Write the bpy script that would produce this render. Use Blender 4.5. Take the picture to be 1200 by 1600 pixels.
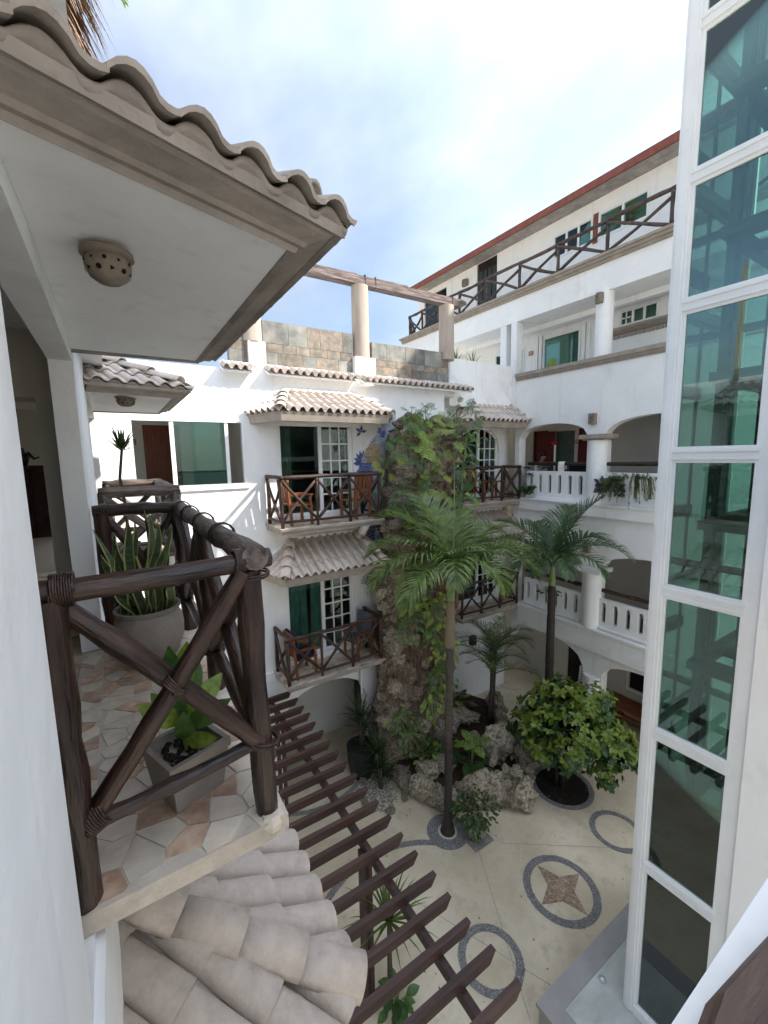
import bpy, bmesh, math, random
from mathutils import Vector, Matrix, noise
R_ = math.radians
random.seed(7)
for o in list(bpy.data.objects): bpy.data.objects.remove(o)
S = bpy.context.scene
C = S.collection
# ------------------------------------------------------------------ camera
def cam_basis(yaw, pitch, roll):
    cy, sy, cp, sp = math.cos(yaw), math.sin(yaw), math.cos(pitch), math.sin(pitch)
    F = Vector((sy*cp, cy*cp, -sp)); Rt = Vector((cy, -sy, 0)); U = Rt.cross(F)
    c, s = math.cos(roll), math.sin(roll)
    return c*Rt + s*U, -s*Rt + c*U, F
cr, cu, cf = cam_basis(R_(32.42), R_(7.48), R_(-1.061))
cd = bpy.data.cameras.new('camera'); cam = bpy.data.objects.new('camera', cd); C.objects.link(cam)
cam.matrix_world = Matrix(((cr.x, cu.x, -cf.x, 0), (cr.y, cu.y, -cf.y, 0), (cr.z, cu.z, -cf.z, 7.75), (0, 0, 0, 1)))
cd.sensor_fit = 'HORIZONTAL'; cd.sensor_width = 36; cd.lens = 660.19/1200*36
cd.clip_start = 0.02; cd.clip_end = 2000
S.camera = cam
# ------------------------------------------------------------------ sky and sun
SUN = Vector((1.0, -0.8, 1.0)).normalized()
W = bpy.data.worlds.new('World'); S.world = W; W.use_nodes = True
nt = W.node_tree; nt.nodes.clear(); N = nt.nodes.new; LK = nt.links.new
out = N('ShaderNodeOutputWorld'); bg = N('ShaderNodeBackground'); LK(bg.outputs[0], out.inputs[0])
sky = N('ShaderNodeTexSky'); sky.sky_type = 'NISHITA'; sky.sun_disc = False
sky.sun_elevation = math.asin(SUN.z); sky.sun_rotation = math.atan2(SUN.x, SUN.y)
sky.air_density = 1.0; sky.dust_density = 1.2; sky.ozone_density = 1.5
tc = N('ShaderNodeTexCoord'); sep = N('ShaderNodeSeparateXYZ'); LK(tc.outputs['Generated'], sep.inputs[0])
mz = N('ShaderNodeMath'); mz.operation = 'MAXIMUM'; LK(sep.outputs[2], mz.inputs[0]); mz.inputs[1].default_value = 0.03
addz = N('ShaderNodeMath'); addz.operation = 'ADD'; LK(mz.outputs[0], addz.inputs[0]); addz.inputs[1].default_value = 0.25
dx = N('ShaderNodeMath'); dx.operation = 'DIVIDE'; LK(sep.outputs[0], dx.inputs[0]); LK(addz.outputs[0], dx.inputs[1])
dy = N('ShaderNodeMath'); dy.operation = 'DIVIDE'; LK(sep.outputs[1], dy.inputs[0]); LK(addz.outputs[0], dy.inputs[1])
cmb = N('ShaderNodeCombineXYZ'); LK(dx.outputs[0], cmb.inputs[0]); LK(dy.outputs[0], cmb.inputs[1])
mp = N('ShaderNodeMapping'); LK(cmb.outputs[0], mp.inputs[0]); mp.inputs['Scale'].default_value = (1.0, 0.62, 1); mp.inputs['Rotation'].default_value = (0, 0, 0.7); mp.inputs['Location'].default_value = (0.3, 0.51, 0)
cn = N('ShaderNodeTexNoise'); LK(mp.outputs[0], cn.inputs['Vector']); cn.inputs['Scale'].default_value = 1.17; cn.inputs['Detail'].default_value = 7; cn.inputs['Roughness'].default_value = 0.52; cn.inputs['Distortion'].default_value = 0.35
cr_ = N('ShaderNodeValToRGB'); LK(cn.outputs[0], cr_.inputs[0])
cr_.color_ramp.elements[0].position = 0.36; cr_.color_ramp.elements[0].color = (0.28, 0.28, 0.28, 1)
cr_.color_ramp.elements[1].position = 0.66; cr_.color_ramp.elements[1].color = (0.80, 0.80, 0.80, 1)
cn2 = N('ShaderNodeTexNoise'); LK(mp.outputs[0], cn2.inputs['Vector']); cn2.inputs['Scale'].default_value = 2.0; cn2.inputs['Detail'].default_value = 6
cr2 = N('ShaderNodeValToRGB'); LK(cn2.outputs[0], cr2.inputs[0])
cr2.color_ramp.elements[0].position = 0.36; cr2.color_ramp.elements[0].color = (2.6, 3.05, 3.8, 1)
cr2.color_ramp.elements[1].position = 0.66; cr2.color_ramp.elements[1].color = (5.1, 5.4, 5.8, 1)
# overcast luminance law (1 + 2 sin h)/3 for the cloud layer
ovc = N('ShaderNodeMath'); ovc.operation = 'MULTIPLY_ADD'; LK(mz.outputs[0], ovc.inputs[0]); ovc.inputs[1].default_value = 2/3*1.62; ovc.inputs[2].default_value = 1/3*1.62
# thin cloud scatters sunlight forward: radiance rises smoothly towards the sun
nrmv = N('ShaderNodeVectorMath'); nrmv.operation = 'NORMALIZE'; LK(tc.outputs['Generated'], nrmv.inputs[0])
dts = N('ShaderNodeVectorMath'); dts.operation = 'DOT_PRODUCT'; LK(nrmv.outputs[0], dts.inputs[0]); dts.inputs[1].default_value = SUN
hlf = N('ShaderNodeMath'); hlf.operation = 'MULTIPLY_ADD'; LK(dts.outputs['Value'], hlf.inputs[0]); hlf.inputs[1].default_value = 0.5; hlf.inputs[2].default_value = 0.5
pw = N('ShaderNodeMath'); pw.operation = 'POWER'; LK(hlf.outputs[0], pw.inputs[0]); pw.inputs[1].default_value = 3.0
ph = N('ShaderNodeMath'); ph.operation = 'MULTIPLY_ADD'; LK(pw.outputs[0], ph.inputs[0]); ph.inputs[1].default_value = 2.6; ph.inputs[2].default_value = 0.36
tot = N('ShaderNodeMath'); tot.operation = 'MULTIPLY'; LK(ovc.outputs[0], tot.inputs[0]); LK(ph.outputs[0], tot.inputs[1])
cl = N('ShaderNodeVectorMath'); cl.operation = 'SCALE'; LK(cr2.outputs[0], cl.inputs[0]); LK(tot.outputs[0], cl.inputs['Scale'])
mix = N('ShaderNodeMix'); mix.data_type = 'RGBA'; LK(cr_.outputs[0], mix.inputs['Factor']); LK(sky.outputs[0], mix.inputs['A']); LK(cl.outputs[0], mix.inputs['B'])
LK(mix.outputs['Result'], bg.inputs[0]); bg.inputs[1].default_value = 0.07
sd = bpy.data.lights.new('sun', 'SUN'); sd.energy = 2.0; sd.angle = R_(1.5); sd.color = (1, 0.95, 0.87)
so = bpy.data.objects.new('sun', sd); C.objects.link(so); so.rotation_euler = SUN.to_track_quat('Z', 'Y').to_euler(); so.location = (20, -10, 30)
S.view_settings.view_transform = 'Standard'; S.view_settings.look = 'None'; S.view_settings.gamma = 1
S.view_settings.exposure = 2.10; S.view_settings.use_curve_mapping = False
S.cycles.max_bounces = 7; S.cycles.diffuse_bounces = 4; S.cycles.glossy_bounces = 3; S.cycles.transparent_max_bounces = 12

# ------------------------------------------------------------------ materials
MAT = {}
def mat(name, base, rough=0.8, scale=6.0, var=0.12, bump=0.0, bscale=40.0, col2=None, tint=0.0, detail=5, spec=0.3, lo=0.35, hi=0.65, stretch=None, trans=0.0, bdist=0.01, dirt=None, metal=0.0, streak=0.0):
    m = bpy.data.materials.new(name); m.use_nodes = True; t = m.node_tree; n = t.nodes; L = t.links.new
    b = n['Principled BSDF']; b.inputs['Roughness'].default_value = rough; b.inputs['Specular IOR Level'].default_value = spec; b.inputs['Metallic'].default_value = metal
    co = n.new('ShaderNodeTexCoord'); vec = co.outputs['Object']
    oi = n.new('ShaderNodeObjectInfo')
    av = n.new('ShaderNodeVectorMath'); av.operation = 'ADD'; L(vec, av.inputs[0])
    sc = n.new('ShaderNodeVectorMath'); sc.operation = 'SCALE'; L(oi.outputs['Random'], sc.inputs['Scale']); sc.inputs[0].default_value = (17, 31, 13); L(sc.outputs[0], av.inputs[1]); vec = av.outputs[0]
    if stretch:
        mp = n.new('ShaderNodeMapping'); L(vec, mp.inputs[0]); mp.inputs['Scale'].default_value = stretch; vec = mp.outputs[0]
    no = n.new('ShaderNodeTexNoise'); L(vec, no.inputs['Vector']); no.inputs['Scale'].default_value = scale; no.inputs['Detail'].default_value = detail; no.inputs['Roughness'].default_value = 0.6
    ra = n.new('ShaderNodeValToRGB'); L(no.outputs[0], ra.inputs[0]); e = ra.color_ramp.elements
    a = [max(0, c*(1-var)) for c in base]; d = col2 if col2 else [min(1, c*(1+var)) for c in base]
    e[0].position = lo; e[0].color = (*a, 1); e[1].position = hi; e[1].color = (*d, 1)
    col = ra.outputs[0]
    if dirt:   # (colour, scale, threshold) patchy stains
        n2 = n.new('ShaderNodeTexNoise'); L(vec, n2.inputs['Vector']); n2.inputs['Scale'].default_value = dirt[1]; n2.inputs['Detail'].default_value = 8; n2.inputs['Roughness'].default_value = 0.65
        r2 = n.new('ShaderNodeValToRGB'); L(n2.outputs[0], r2.inputs[0]); r2.color_ramp.elements[0].position = dirt[2]; r2.color_ramp.elements[0].color = (0, 0, 0, 1); r2.color_ramp.elements[1].position = dirt[2]+0.13; r2.color_ramp.elements[1].color = (dirt[3],)*3 + (1,)
        mx = n.new('ShaderNodeMix'); mx.data_type = 'RGBA'; L(r2.outputs[0], mx.inputs['Factor']); L(col, mx.inputs['A']); mx.inputs['B'].default_value = (*dirt[0], 1); col = mx.outputs['Result']
    if streak:
        m3 = n.new('ShaderNodeMapping'); L(co.outputs['Object'], m3.inputs[0]); m3.inputs['Scale'].default_value = (7, 7, .55)
        n3 = n.new('ShaderNodeTexNoise'); L(m3.outputs[0], n3.inputs['Vector']); n3.inputs['Scale'].default_value = 1.0; n3.inputs['Detail'].default_value = 7; n3.inputs['Roughness'].default_value = .6
        r3 = n.new('ShaderNodeValToRGB'); L(n3.outputs[0], r3.inputs[0]); r3.color_ramp.elements[0].position = .56; r3.color_ramp.elements[0].color = (0, 0, 0, 1); r3.color_ramp.elements[1].position = .78; r3.color_ramp.elements[1].color = (streak,)*3+(1,)
        x3 = n.new('ShaderNodeMix'); x3.data_type = 'RGBA'; L(r3.outputs[0], x3.inputs['Factor']); L(col, x3.inputs['A']); x3.inputs['B'].default_value = (.50, .48, .43, 1); col = x3.outputs['Result']
    if tint > 0:
        mr = n.new('ShaderNodeMapRange'); L(oi.outputs['Random'], mr.inputs[0]); mr.inputs[3].default_value = 1-tint; mr.inputs[4].default_value = 1+tint
        hs = n.new('ShaderNodeHueSaturation'); L(col, hs.inputs['Color']); L(mr.outputs[0], hs.inputs['Value']); col = hs.outputs[0]
    L(col, b.inputs['Base Color'])
    if bump > 0:
        nb = n.new('ShaderNodeTexNoise'); L(vec, nb.inputs['Vector']); nb.inputs['Scale'].default_value = bscale; nb.inputs['Detail'].default_value = 6
        bp = n.new('ShaderNodeBump'); bp.inputs['Strength'].default_value = bump; bp.inputs['Distance'].default_value = bdist; L(nb.outputs[0], bp.inputs['Height']); L(bp.outputs[0], b.inputs['Normal'])
    if trans > 0:
        tr = n.new('ShaderNodeBsdfTranslucent'); L(col, tr.inputs[0]); ms = n.new('ShaderNodeMixShader'); ms.inputs[0].default_value = trans
        L(b.outputs[0], ms.inputs[1]); L(tr.outputs[0], ms.inputs[2]); L(ms.outputs[0], n['Material Output'].inputs[0])
    MAT[name] = m; return m
def glass(name, tint, refl=1.0, rough=0.0):
    m = bpy.data.materials.new(name); m.use_nodes = True; t = m.node_tree; n = t.nodes; L = t.links.new
    n.remove(n['Principled BSDF']); tr = n.new('ShaderNodeBsdfTransparent'); tr.inputs[0].default_value = (*tint, 1)
    gl = n.new('ShaderNodeBsdfGlossy'); gl.inputs['Roughness'].default_value = rough; gl.inputs[0].default_value = (0.9, 1, 0.97, 1)
    fr = n.new('ShaderNodeFresnel'); fr.inputs[0].default_value = 1.55; mu = n.new('ShaderNodeMath'); mu.operation = 'MULTIPLY'; mu.use_clamp = True; mu.inputs[1].default_value = refl; L(fr.outputs[0], mu.inputs[0])
    ms = n.new('ShaderNodeMixShader'); L(mu.outputs[0], ms.inputs[0]); L(tr.outputs[0], ms.inputs[1]); L(gl.outputs[0], ms.inputs[2]); L(ms.outputs[0], n['Material Output'].inputs[0])
    MAT[name] = m
mat('plaster', (0.86, 0.86, 0.85), 0.85, 1.3, 0.035, 0.5, 7, detail=8, bdist=0.018, dirt=((0.66, 0.65, 0.62), 1.4, 0.56, 0.4), streak=0.32)
mat('plaster_old', (0.86, 0.86, 0.85), 0.85, 2.0, 0.04, 0.6, 5, detail=8, bdist=0.02, dirt=((0.55, 0.55, 0.54), 1.6, 0.54, 0.5), streak=0.5)
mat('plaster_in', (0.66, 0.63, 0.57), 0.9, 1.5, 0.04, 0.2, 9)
mat('trim', (0.33, 0.285, 0.24), 0.85, 5, 0.12, 0.4, 30)
mat('column_taupe', (0.42, 0.35, 0.29), 0.85, 3, 0.10, 0.3, 30, stretch=(3, 3, 0.5))
mat('fascia', (0.27, 0.235, 0.205), 0.9, 3.5, 0.22, 0.8, 22, bdist=0.012, dirt=((0.17, 0.145, 0.125), 2.5, 0.52, 0.6))
mat('tile', (0.55, 0.475, 0.41), 0.85, 9, 0.10, 0.5, 60, tint=0.10, bdist=0.004, dirt=((0.30, 0.26, 0.23), 5, 0.60, 0.5))
mat('tile_pale', (0.49, 0.42, 0.36), 0.85, 14, 0.10, 0.9, 38, tint=0.07, bdist=0.006, detail=9, dirt=((0.33, 0.275, 0.235), 8, 0.57, 0.55))
mat('tile_grey', (0.36, 0.315, 0.275), 0.9, 9, 0.15, 0.6, 50, tint=0.08, bdist=0.005, dirt=((0.2, 0.17, 0.15), 6, 0.58, 0.6))  # greyer, darker tone of the tile for the near canopy
mat('log_dark', (0.018, 0.008, 0.005), 0.33, 7, 0.5, 0.7, 26, col2=(0.066, 0.032, 0.021), stretch=(3, 3, 0.45), tint=0.2, spec=0.45, bdist=0.010, dirt=((0.10, 0.065, 0.05), 5, 0.60, 0.5))
mat('log_grey', (0.065, 0.046, 0.037), 0.6, 7, 0.5, 0.9, 24, col2=(0.16, 0.125, 0.105), tint=0.2, bdist=0.010, stretch=(3, 3, 0.45))
mat('log_far', (0.035, 0.020, 0.016), 0.5, 9, 0.5, 0.5, 30, col2=(0.085, 0.050, 0.038), tint=0.25, stretch=(3, 3, 0.5))
mat('pole_grey', (0.085, 0.062, 0.055), 0.75, 9, 0.4, 0.5, 30, tint=0.2)
mat('slat_wood', (0.062, 0.032, 0.026), 0.5, 6, 0.3, 0.4, 30, stretch=(0.3, 4, 4), tint=0.22, spec=0.4, dirt=((0.55, 0.52, 0.48), 26, 0.74, 0.9))
mat('beam_old', (0.13, 0.095, 0.085), 0.85, 5, 0.45, 0.9, 16, col2=(0.27, 0.21, 0.19), stretch=(0.5, 6, 6), bdist=0.02)
mat('cap_wood', (0.055, 0.026, 0.016), 0.45, 3.5, 0.4, 0.4, 12, col2=(0.125, 0.07, 0.048), stretch=(0.7, 5, 5), spec=0.5, dirt=((0.17, 0.12, 0.095), 5, 0.55, 0.6))
mat('chair_wood', (0.22, 0.070, 0.025), 0.5, 8, 0.35, 0.2, 30, stretch=(6, 6, 0.6), tint=0.2, spec=0.4)
mat('table_wood', (0.19, 0.065, 0.026), 0.45, 8, 0.3, 0.2, 30, stretch=(6, 0.8, 6), tint=0.1, spec=0.4)
mat('door_wood', (0.20, 0.042, 0.014), 0.45, 5, 0.25, 0.2, 30, stretch=(5, 5, 0.5), spec=0.4)
mat('door_red', (0.13, 0.014, 0.008), 0.45, 5, 0.25, 0.2, 30, stretch=(5, 5, 0.5), spec=0.4)
mat('door_dark', (0.02, 0.012, 0.012), 0.4, 5, 0.25, 0.2, 30)
mat('cabinet', (0.035, 0.014, 0.010), 0.5, 6, 0.4, 0.2, 20)
mat('white_frame', (0.80, 0.81, 0.81), 0.4, 3, 0.02, 0.08, 30, spec=0.5)
mat('lift_frame', (0.76, 0.77, 0.77), 0.35, 2.5, 0.04, 0.15, 25, spec=0.5, dirt=((0.55, 0.55, 0.54), 6, 0.66, 0.5))
mat('steel_dark', (0.030, 0.035, 0.035), 0.5, 3, 0.2, 0.1, 30, spec=0.5)
mat('steel_mid', (0.13, 0.15, 0.15), 0.45, 3, 0.2, 0.1, 30, spec=0.5)
mat('steel', (0.45, 0.47, 0.47), 0.35, 3, 0.1, metal=0.7)
mat('curtain', (0.17, 0.31, 0.275), 0.8, 4, 0.15, trans=0.25)
mat('curtain_grey', (0.16, 0.21, 0.16), 0.8, 4, 0.15, trans=0.25)
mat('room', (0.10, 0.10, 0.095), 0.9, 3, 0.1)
mat('concrete', (0.64, 0.54, 0.385), 0.7, 1.3, 0.14, 0.35, 30, col2=(0.76, 0.67, 0.51), detail=10, bdist=0.004, dirt=((0.42, 0.35, 0.245), 2.6, 0.52, 0.55))
mat('marble', (0.46, 0.475, 0.44), 0.35, 1.6, 0.12, 0.05, 20, detail=9, lo=0.4, hi=0.6, stretch=(1, 2.2, 1), dirt=((0.30, 0.33, 0.30), 3.5, 0.58, 0.5))
mat('plinth_border', (0.33, 0.315, 0.30), 0.7, 4, 0.06, 0.15, 60)
mat('grout_dark', (0.20, 0.195, 0.185), 0.9, 20, 0.2)
mat('pebble', (0.085, 0.085, 0.088), 0.6, 90, 0.6, col2=(0.55, 0.54, 0.52), lo=0.36, hi=0.70, detail=1)
mat('gravel', (0.22, 0.20, 0.17), 0.8, 60, 0.5, 0.6, 60, col2=(0.44, 0.42, 0.37), detail=2)
mat('flagstone', (0.36, 0.24, 0.165), 0.7, 26, 0.4, 0.3, 50, col2=(0.52, 0.39, 0.28), tint=0.15)
mat('soil', (0.022, 0.016, 0.012), 0.95, 14, 0.4, 0.9, 30, bdist=0.03)
mat('soil_red', (0.055, 0.030, 0.020), 0.95, 14, 0.4, 0.9, 30, bdist=0.03)
mat('rock', (0.29, 0.23, 0.16), 0.9, 4.5, 0.45, 1.0, 12, col2=(0.60, 0.52, 0.40), tint=0.15, detail=9, bdist=0.05, dirt=((0.14, 0.125, 0.085), 3.0, 0.55, 0.65))
mat('rock_brown', (0.22, 0.165, 0.115), 0.9, 4.5, 0.45, 1.0, 12, col2=(0.40, 0.32, 0.24), tint=0.15, detail=9, bdist=0.05, dirt=((0.10, 0.085, 0.05), 3.0, 0.5, 0.6))
mat('rock_dark', (0.12, 0.09, 0.065), 0.95, 4.5, 0.45, 1.0, 9, col2=(0.27, 0.21, 0.155), detail=9, bdist=0.06)
mat('root', (0.12, 0.07, 0.042), 0.9, 20, 0.4, col2=(0.30, 0.20, 0.135))
mat('bark', (0.085, 0.07, 0.055), 0.9, 9, 0.35, 0.8, 20, stretch=(1, 1, 5), bdist=0.01)
mat('bark_dark', (0.045, 0.038, 0.032), 0.9, 9, 0.35, 0.8, 20, stretch=(1, 1, 5), bdist=0.01)
mat('shaft_tan', (0.27, 0.195, 0.135), 0.7, 4, 0.25, 0.3, 12, col2=(0.20, 0.16, 0.11), stretch=(5, 5, 0.5))
mat('shaft_green', (0.16, 0.23, 0.09), 0.5, 4, 0.2, stretch=(5, 5, 0.5))
mat('frond', (0.075, 0.13, 0.028), 0.36, 7, 0.25, col2=(0.18, 0.25, 0.06), trans=0.3, spec=0.5, tint=0.15)
mat('frond_dark', (0.040, 0.085, 0.030), 0.42, 3, 0.25, col2=(0.075, 0.135, 0.045), trans=0.25, spec=0.5, tint=0.15)
mat('frond_new', (0.13, 0.20, 0.045), 0.45, 3, 0.25, col2=(0.20, 0.27, 0.075), trans=0.3, spec=0.5)
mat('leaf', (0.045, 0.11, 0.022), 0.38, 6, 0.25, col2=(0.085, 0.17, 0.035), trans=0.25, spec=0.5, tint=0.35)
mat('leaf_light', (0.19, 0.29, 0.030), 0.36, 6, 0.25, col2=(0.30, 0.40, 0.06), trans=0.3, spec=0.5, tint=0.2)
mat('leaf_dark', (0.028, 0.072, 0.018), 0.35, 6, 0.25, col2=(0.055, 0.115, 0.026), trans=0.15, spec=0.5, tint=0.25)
mat('leaf_yellow', (0.34, 0.36, 0.05), 0.45, 6, 0.2, trans=0.3)
mat('leaf_variegated', (0.07, 0.15, 0.03), 0.4, 14, 0.2, col2=(0.30, 0.38, 0.09), trans=0.25, spec=0.5, lo=0.45, hi=0.6)
mat('leaf_grey', (0.085, 0.09, 0.085), 0.4, 6, 0.3, trans=0.1)
mat('snake', (0.035, 0.065, 0.028), 0.4, 10, 0.3, col2=(0.075, 0.11, 0.05), stretch=(1, 1, 5), spec=0.5)
mat('snake_edge', (0.33, 0.36, 0.11), 0.45, 6, 0.2)
mat('dry_frond', (0.10, 0.06, 0.038), 0.9, 6, 0.4, col2=(0.34, 0.22, 0.14), stretch=(5, 5, 0.5))
mat('pot_clay', (0.26, 0.225, 0.185), 0.85, 4, 0.14, 0.35, 40, col2=(0.33, 0.29, 0.245), dirt=((0.42, 0.39, 0.35), 5, 0.6, 0.35))
mat('pot_black', (0.02, 0.02, 0.02), 0.5, 4, 0.1)
mat('lamp_clay', (0.23, 0.19, 0.15), 0.85, 12, 0.15, 0.3, 60)
mat('hole_dark', (0.01, 0.008, 0.007), 0.9, 4, 0.1)  # near-black paint for the dark inside the lamp piercings, laid on as flat shapes
mat('paver_white', (0.60, 0.525, 0.43), 0.45, 9, 0.12, 0.15, 30, tint=0.10, spec=0.4, dirt=((0.54, 0.40, 0.29), 8, 0.52, 0.65))
mat('paver_red', (0.46, 0.28, 0.185), 0.45, 12, 0.2, 0.15, 30, col2=(0.58, 0.43, 0.32), tint=0.18, spec=0.4)
mat('grout', (0.53, 0.46, 0.37), 0.85, 8, 0.15, 0.3, 40)
mat('terracotta', (0.16, 0.085, 0.055), 0.5, 6, 0.25, 0.1, 30)
mat('slab_edge', (0.55, 0.48, 0.40), 0.85, 6, 0.12, 0.6, 30, dirt=((0.36, 0.33, 0.30), 7, 0.52, 0.7))
mat('slate', (0.17, 0.16, 0.14), 0.7, 5.5, 0.25, 0.6, 14, col2=(0.31, 0.25, 0.19), tint=0.22, detail=10, lo=0.36, hi=0.66, dirt=((0.33, 0.21, 0.12), 4.0, 0.55, 0.65))
mat('slate_grey', (0.17, 0.175, 0.165), 0.7, 4, 0.25, 0.5, 14, col2=(0.27, 0.255, 0.22), tint=0.25, detail=9)
mat('red_roof', (0.22, 0.075, 0.055), 0.8, 6, 0.15, 0.3, 40)
mat('soffit_dark', (0.36, 0.32, 0.28), 0.9, 5, 0.2)
mat('mosaic_blue', (0.10, 0.15, 0.36), 0.35, 8, 0.4, tint=0.4, spec=0.5)
mat('mosaic_pale', (0.34, 0.39, 0.46), 0.35, 8, 0.3, tint=0.35, spec=0.5)
mat('mosaic_green', (0.20, 0.25, 0.21), 0.35, 8, 0.3, tint=0.35, spec=0.5)
mat('mosaic_tan', (0.42, 0.31, 0.18), 0.35, 8, 0.3, tint=0.3, spec=0.5)
mat('mosaic_dark', (0.07, 0.085, 0.12), 0.35, 8, 0.3, tint=0.4, spec=0.5)
mat('plaque', (0.30, 0.12, 0.06), 0.6, 20, 0.3)
mat('plaque_face', (0.50, 0.36, 0.26), 0.6, 20, 0.2)
mat('black', (0.012, 0.012, 0.013), 0.45, 5, 0.2)
mat('white_plastic', (0.75, 0.75, 0.73), 0.45, 4, 0.04)
mat('cloth_white', (0.78, 0.76, 0.73), 0.9, 8, 0.05, 0.3, 60)
mat('cloth_blue', (0.014, 0.018, 0.045), 0.9, 8, 0.3)
mat('cloth_grey', (0.10, 0.105, 0.12), 0.9, 8, 0.2)
mat('red_plastic', (0.5, 0.035, 0.02), 0.4, 5, 0.1)
mat('skin', (0.33, 0.18, 0.115), 0.6, 5, 0.08)
mat('hair', (0.012, 0.010, 0.010), 0.5, 20, 0.3)
mat('fur_red', (0.33, 0.04, 0.03), 0.8, 8, 0.2)
glass('glass', (0.62, 0.80, 0.74), 1.1)
glass('glass_door', (0.80, 0.88, 0.85), 0.9)
glass('glass_lift', (0.66, 0.82, 0.77), 2.3)
glass('glass_green', (0.45, 0.66, 0.60), 1.3)

# ------------------------------------------------------------------ builders
WL = {}
def wl(o): return WL.get(o.name, Vector((0, 0, 0))) if o else Vector((0, 0, 0))
class MB:
    def __init__(s): s.v = []; s.f = []
    def add(s, vs, fs):
        n = len(s.v); s.v += [tuple(p) for p in vs]; s.f += [tuple(i+n for i in q) for q in fs]; return s
    def hexa(s, a):   # 8 points: bottom ring 0-3, top ring 4-7
        return s.add(a, [(3, 2, 1, 0), (4, 5, 6, 7), (0, 1, 5, 4), (1, 2, 6, 5), (2, 3, 7, 6), (3, 0, 4, 7)])
    def box(s, x0, x1, y0, y1, z0, z1):
        return s.hexa([(x0, y0, z0), (x1, y0, z0), (x1, y1, z0), (x0, y1, z0), (x0, y0, z1), (x1, y0, z1), (x1, y1, z1), (x0, y1, z1)])
    def obox(s, c, ax, ay, az, hx, hy, hz):
        c = Vector(c); X = Vector(ax).normalized()*hx; Y = Vector(ay).normalized()*hy; Z = Vector(az).normalized()*hz
        return s.hexa([c-X-Y-Z, c+X-Y-Z, c+X+Y-Z, c-X+Y-Z, c-X-Y+Z, c+X-Y+Z, c+X+Y+Z, c-X+Y+Z])
    def bar(s, a, b, w, h, up=(0, 0, 1)):
        a = Vector(a); b = Vector(b); d = (b-a); L = d.length; d.normalize(); sd_ = d.cross(Vector(up))
        if sd_.length < 1e-4: sd_ = Vector((1, 0, 0))
        sd_.normalize(); u = sd_.cross(d); return s.obox((a+b)/2, d, sd_, u, L/2, w/2, h/2)
    def tube(s, pts, rad, n=8, cap=True):
        pts = [Vector(p) for p in pts]; base = len(s.v); k = len(pts)
        if not hasattr(rad, '__len__'): rad = [rad]*k
        ref = None
        for i, p in enumerate(pts):
            d = (pts[min(i+1, k-1)] - pts[max(i-1, 0)]).normalized()
            if ref is None:
                ref = d.cross(Vector((0, 0, 1)) if abs(d.z) < 0.9 else Vector((1, 0, 0))).normalized()
            ref = (ref - d*ref.dot(d)).normalized(); b2 = d.cross(ref)
            for j in range(n):
                a = 2*math.pi*j/n; s.v.append(tuple(p + (ref*math.cos(a) + b2*math.sin(a))*rad[i]))
        for i in range(k-1):
            for j in range(n):
                a = base+i*n+j; b = base+i*n+(j+1) % n; s.f.append((a, b, b+n, a+n))
        if cap: s.f.append(tuple(base+j for j in reversed(range(n)))); s.f.append(tuple(base+(k-1)*n+j for j in range(n)))
        return s
    def lathe(s, prof, c=(0, 0, 0), n=20, jit=0.0):
        base = len(s.v)
        for (r, z) in prof:
            for j in range(n):
                a = 2*math.pi*j/n; q = r*(1+random.uniform(-jit, jit)); s.v.append((c[0]+q*math.cos(a), c[1]+q*math.sin(a), c[2]+z))
        for i in range(len(prof)-1):
            for j in range(n):
                a = base+i*n+j; b = base+i*n+(j+1) % n; s.f.append((a, b, b+n, a+n))
        s.f.append(tuple(base+j for j in reversed(range(n)))); s.f.append(tuple(base+(len(prof)-1)*n+j for j in range(n)))
        return s
    def prism(s, poly, z0, z1):
        n = len(poly); a = sum(poly[i][0]*poly[(i+1) % n][1]-poly[(i+1) % n][0]*poly[i][1] for i in range(n))
        if a < 0: poly = poly[::-1]
        vs = [(x, y, z0) for x, y in poly] + [(x, y, z1) for x, y in poly]
        return s.add(vs, [tuple(reversed(range(n))), tuple(range(n, 2*n))] + [(i, (i+1) % n, n+(i+1) % n, n+i) for i in range(n)])
    def mesh(s, name, m, smooth=False):
        me = bpy.data.meshes.new(name); me.from_pydata(s.v, [], s.f)
        if m: me.materials.append(MAT[m])
        if smooth:
            me.polygons.foreach_set('use_smooth', [True]*len(me.polygons))
            if smooth == 'auto':
                try: me.set_sharp_from_angle(angle=R_(40))
                except Exception: pass
        me.update(); return me
    def build(s, name, m, parent=None, smooth=False):
        off = wl(parent)
        if hasattr(s, 'M'): return inst(name, s.mesh(name, m, smooth), parent, s.M)
        if off.length > 0: s.v = [(x-off.x, y-off.y, z-off.z) for x, y, z in s.v]
        o = bpy.data.objects.new(name, s.mesh(name, m, smooth)); C.objects.link(o)
        if parent: o.parent = parent
        WL[o.name] = off.copy(); return o
def tag(o, label=None, cat=None, group=None, kind=None):
    if label: o['label'] = label
    if cat: o['category'] = cat
    if group: o['group'] = group
    if kind: o['kind'] = kind
    return o
def thing(name, label, cat, loc, group=None):
    o = bpy.data.objects.new(name, None); C.objects.link(o); o.location = loc; o.empty_display_size = 0.1; WL[o.name] = Vector(loc)
    return tag(o, label, cat, group)
def inst(name, me, parent, M):
    o = bpy.data.objects.new(name, me); C.objects.link(o); o.parent = parent; off = wl(parent)
    o.matrix_local = Matrix.Translation(-off) @ M; WL[o.name] = off.copy(); return o
def frame(e, s, n, p): return Matrix(((e.x, s.x, n.x, p[0]), (e.y, s.y, n.y, p[1]), (e.z, s.z, n.z, p[2]), (0, 0, 0, 1)))

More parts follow.
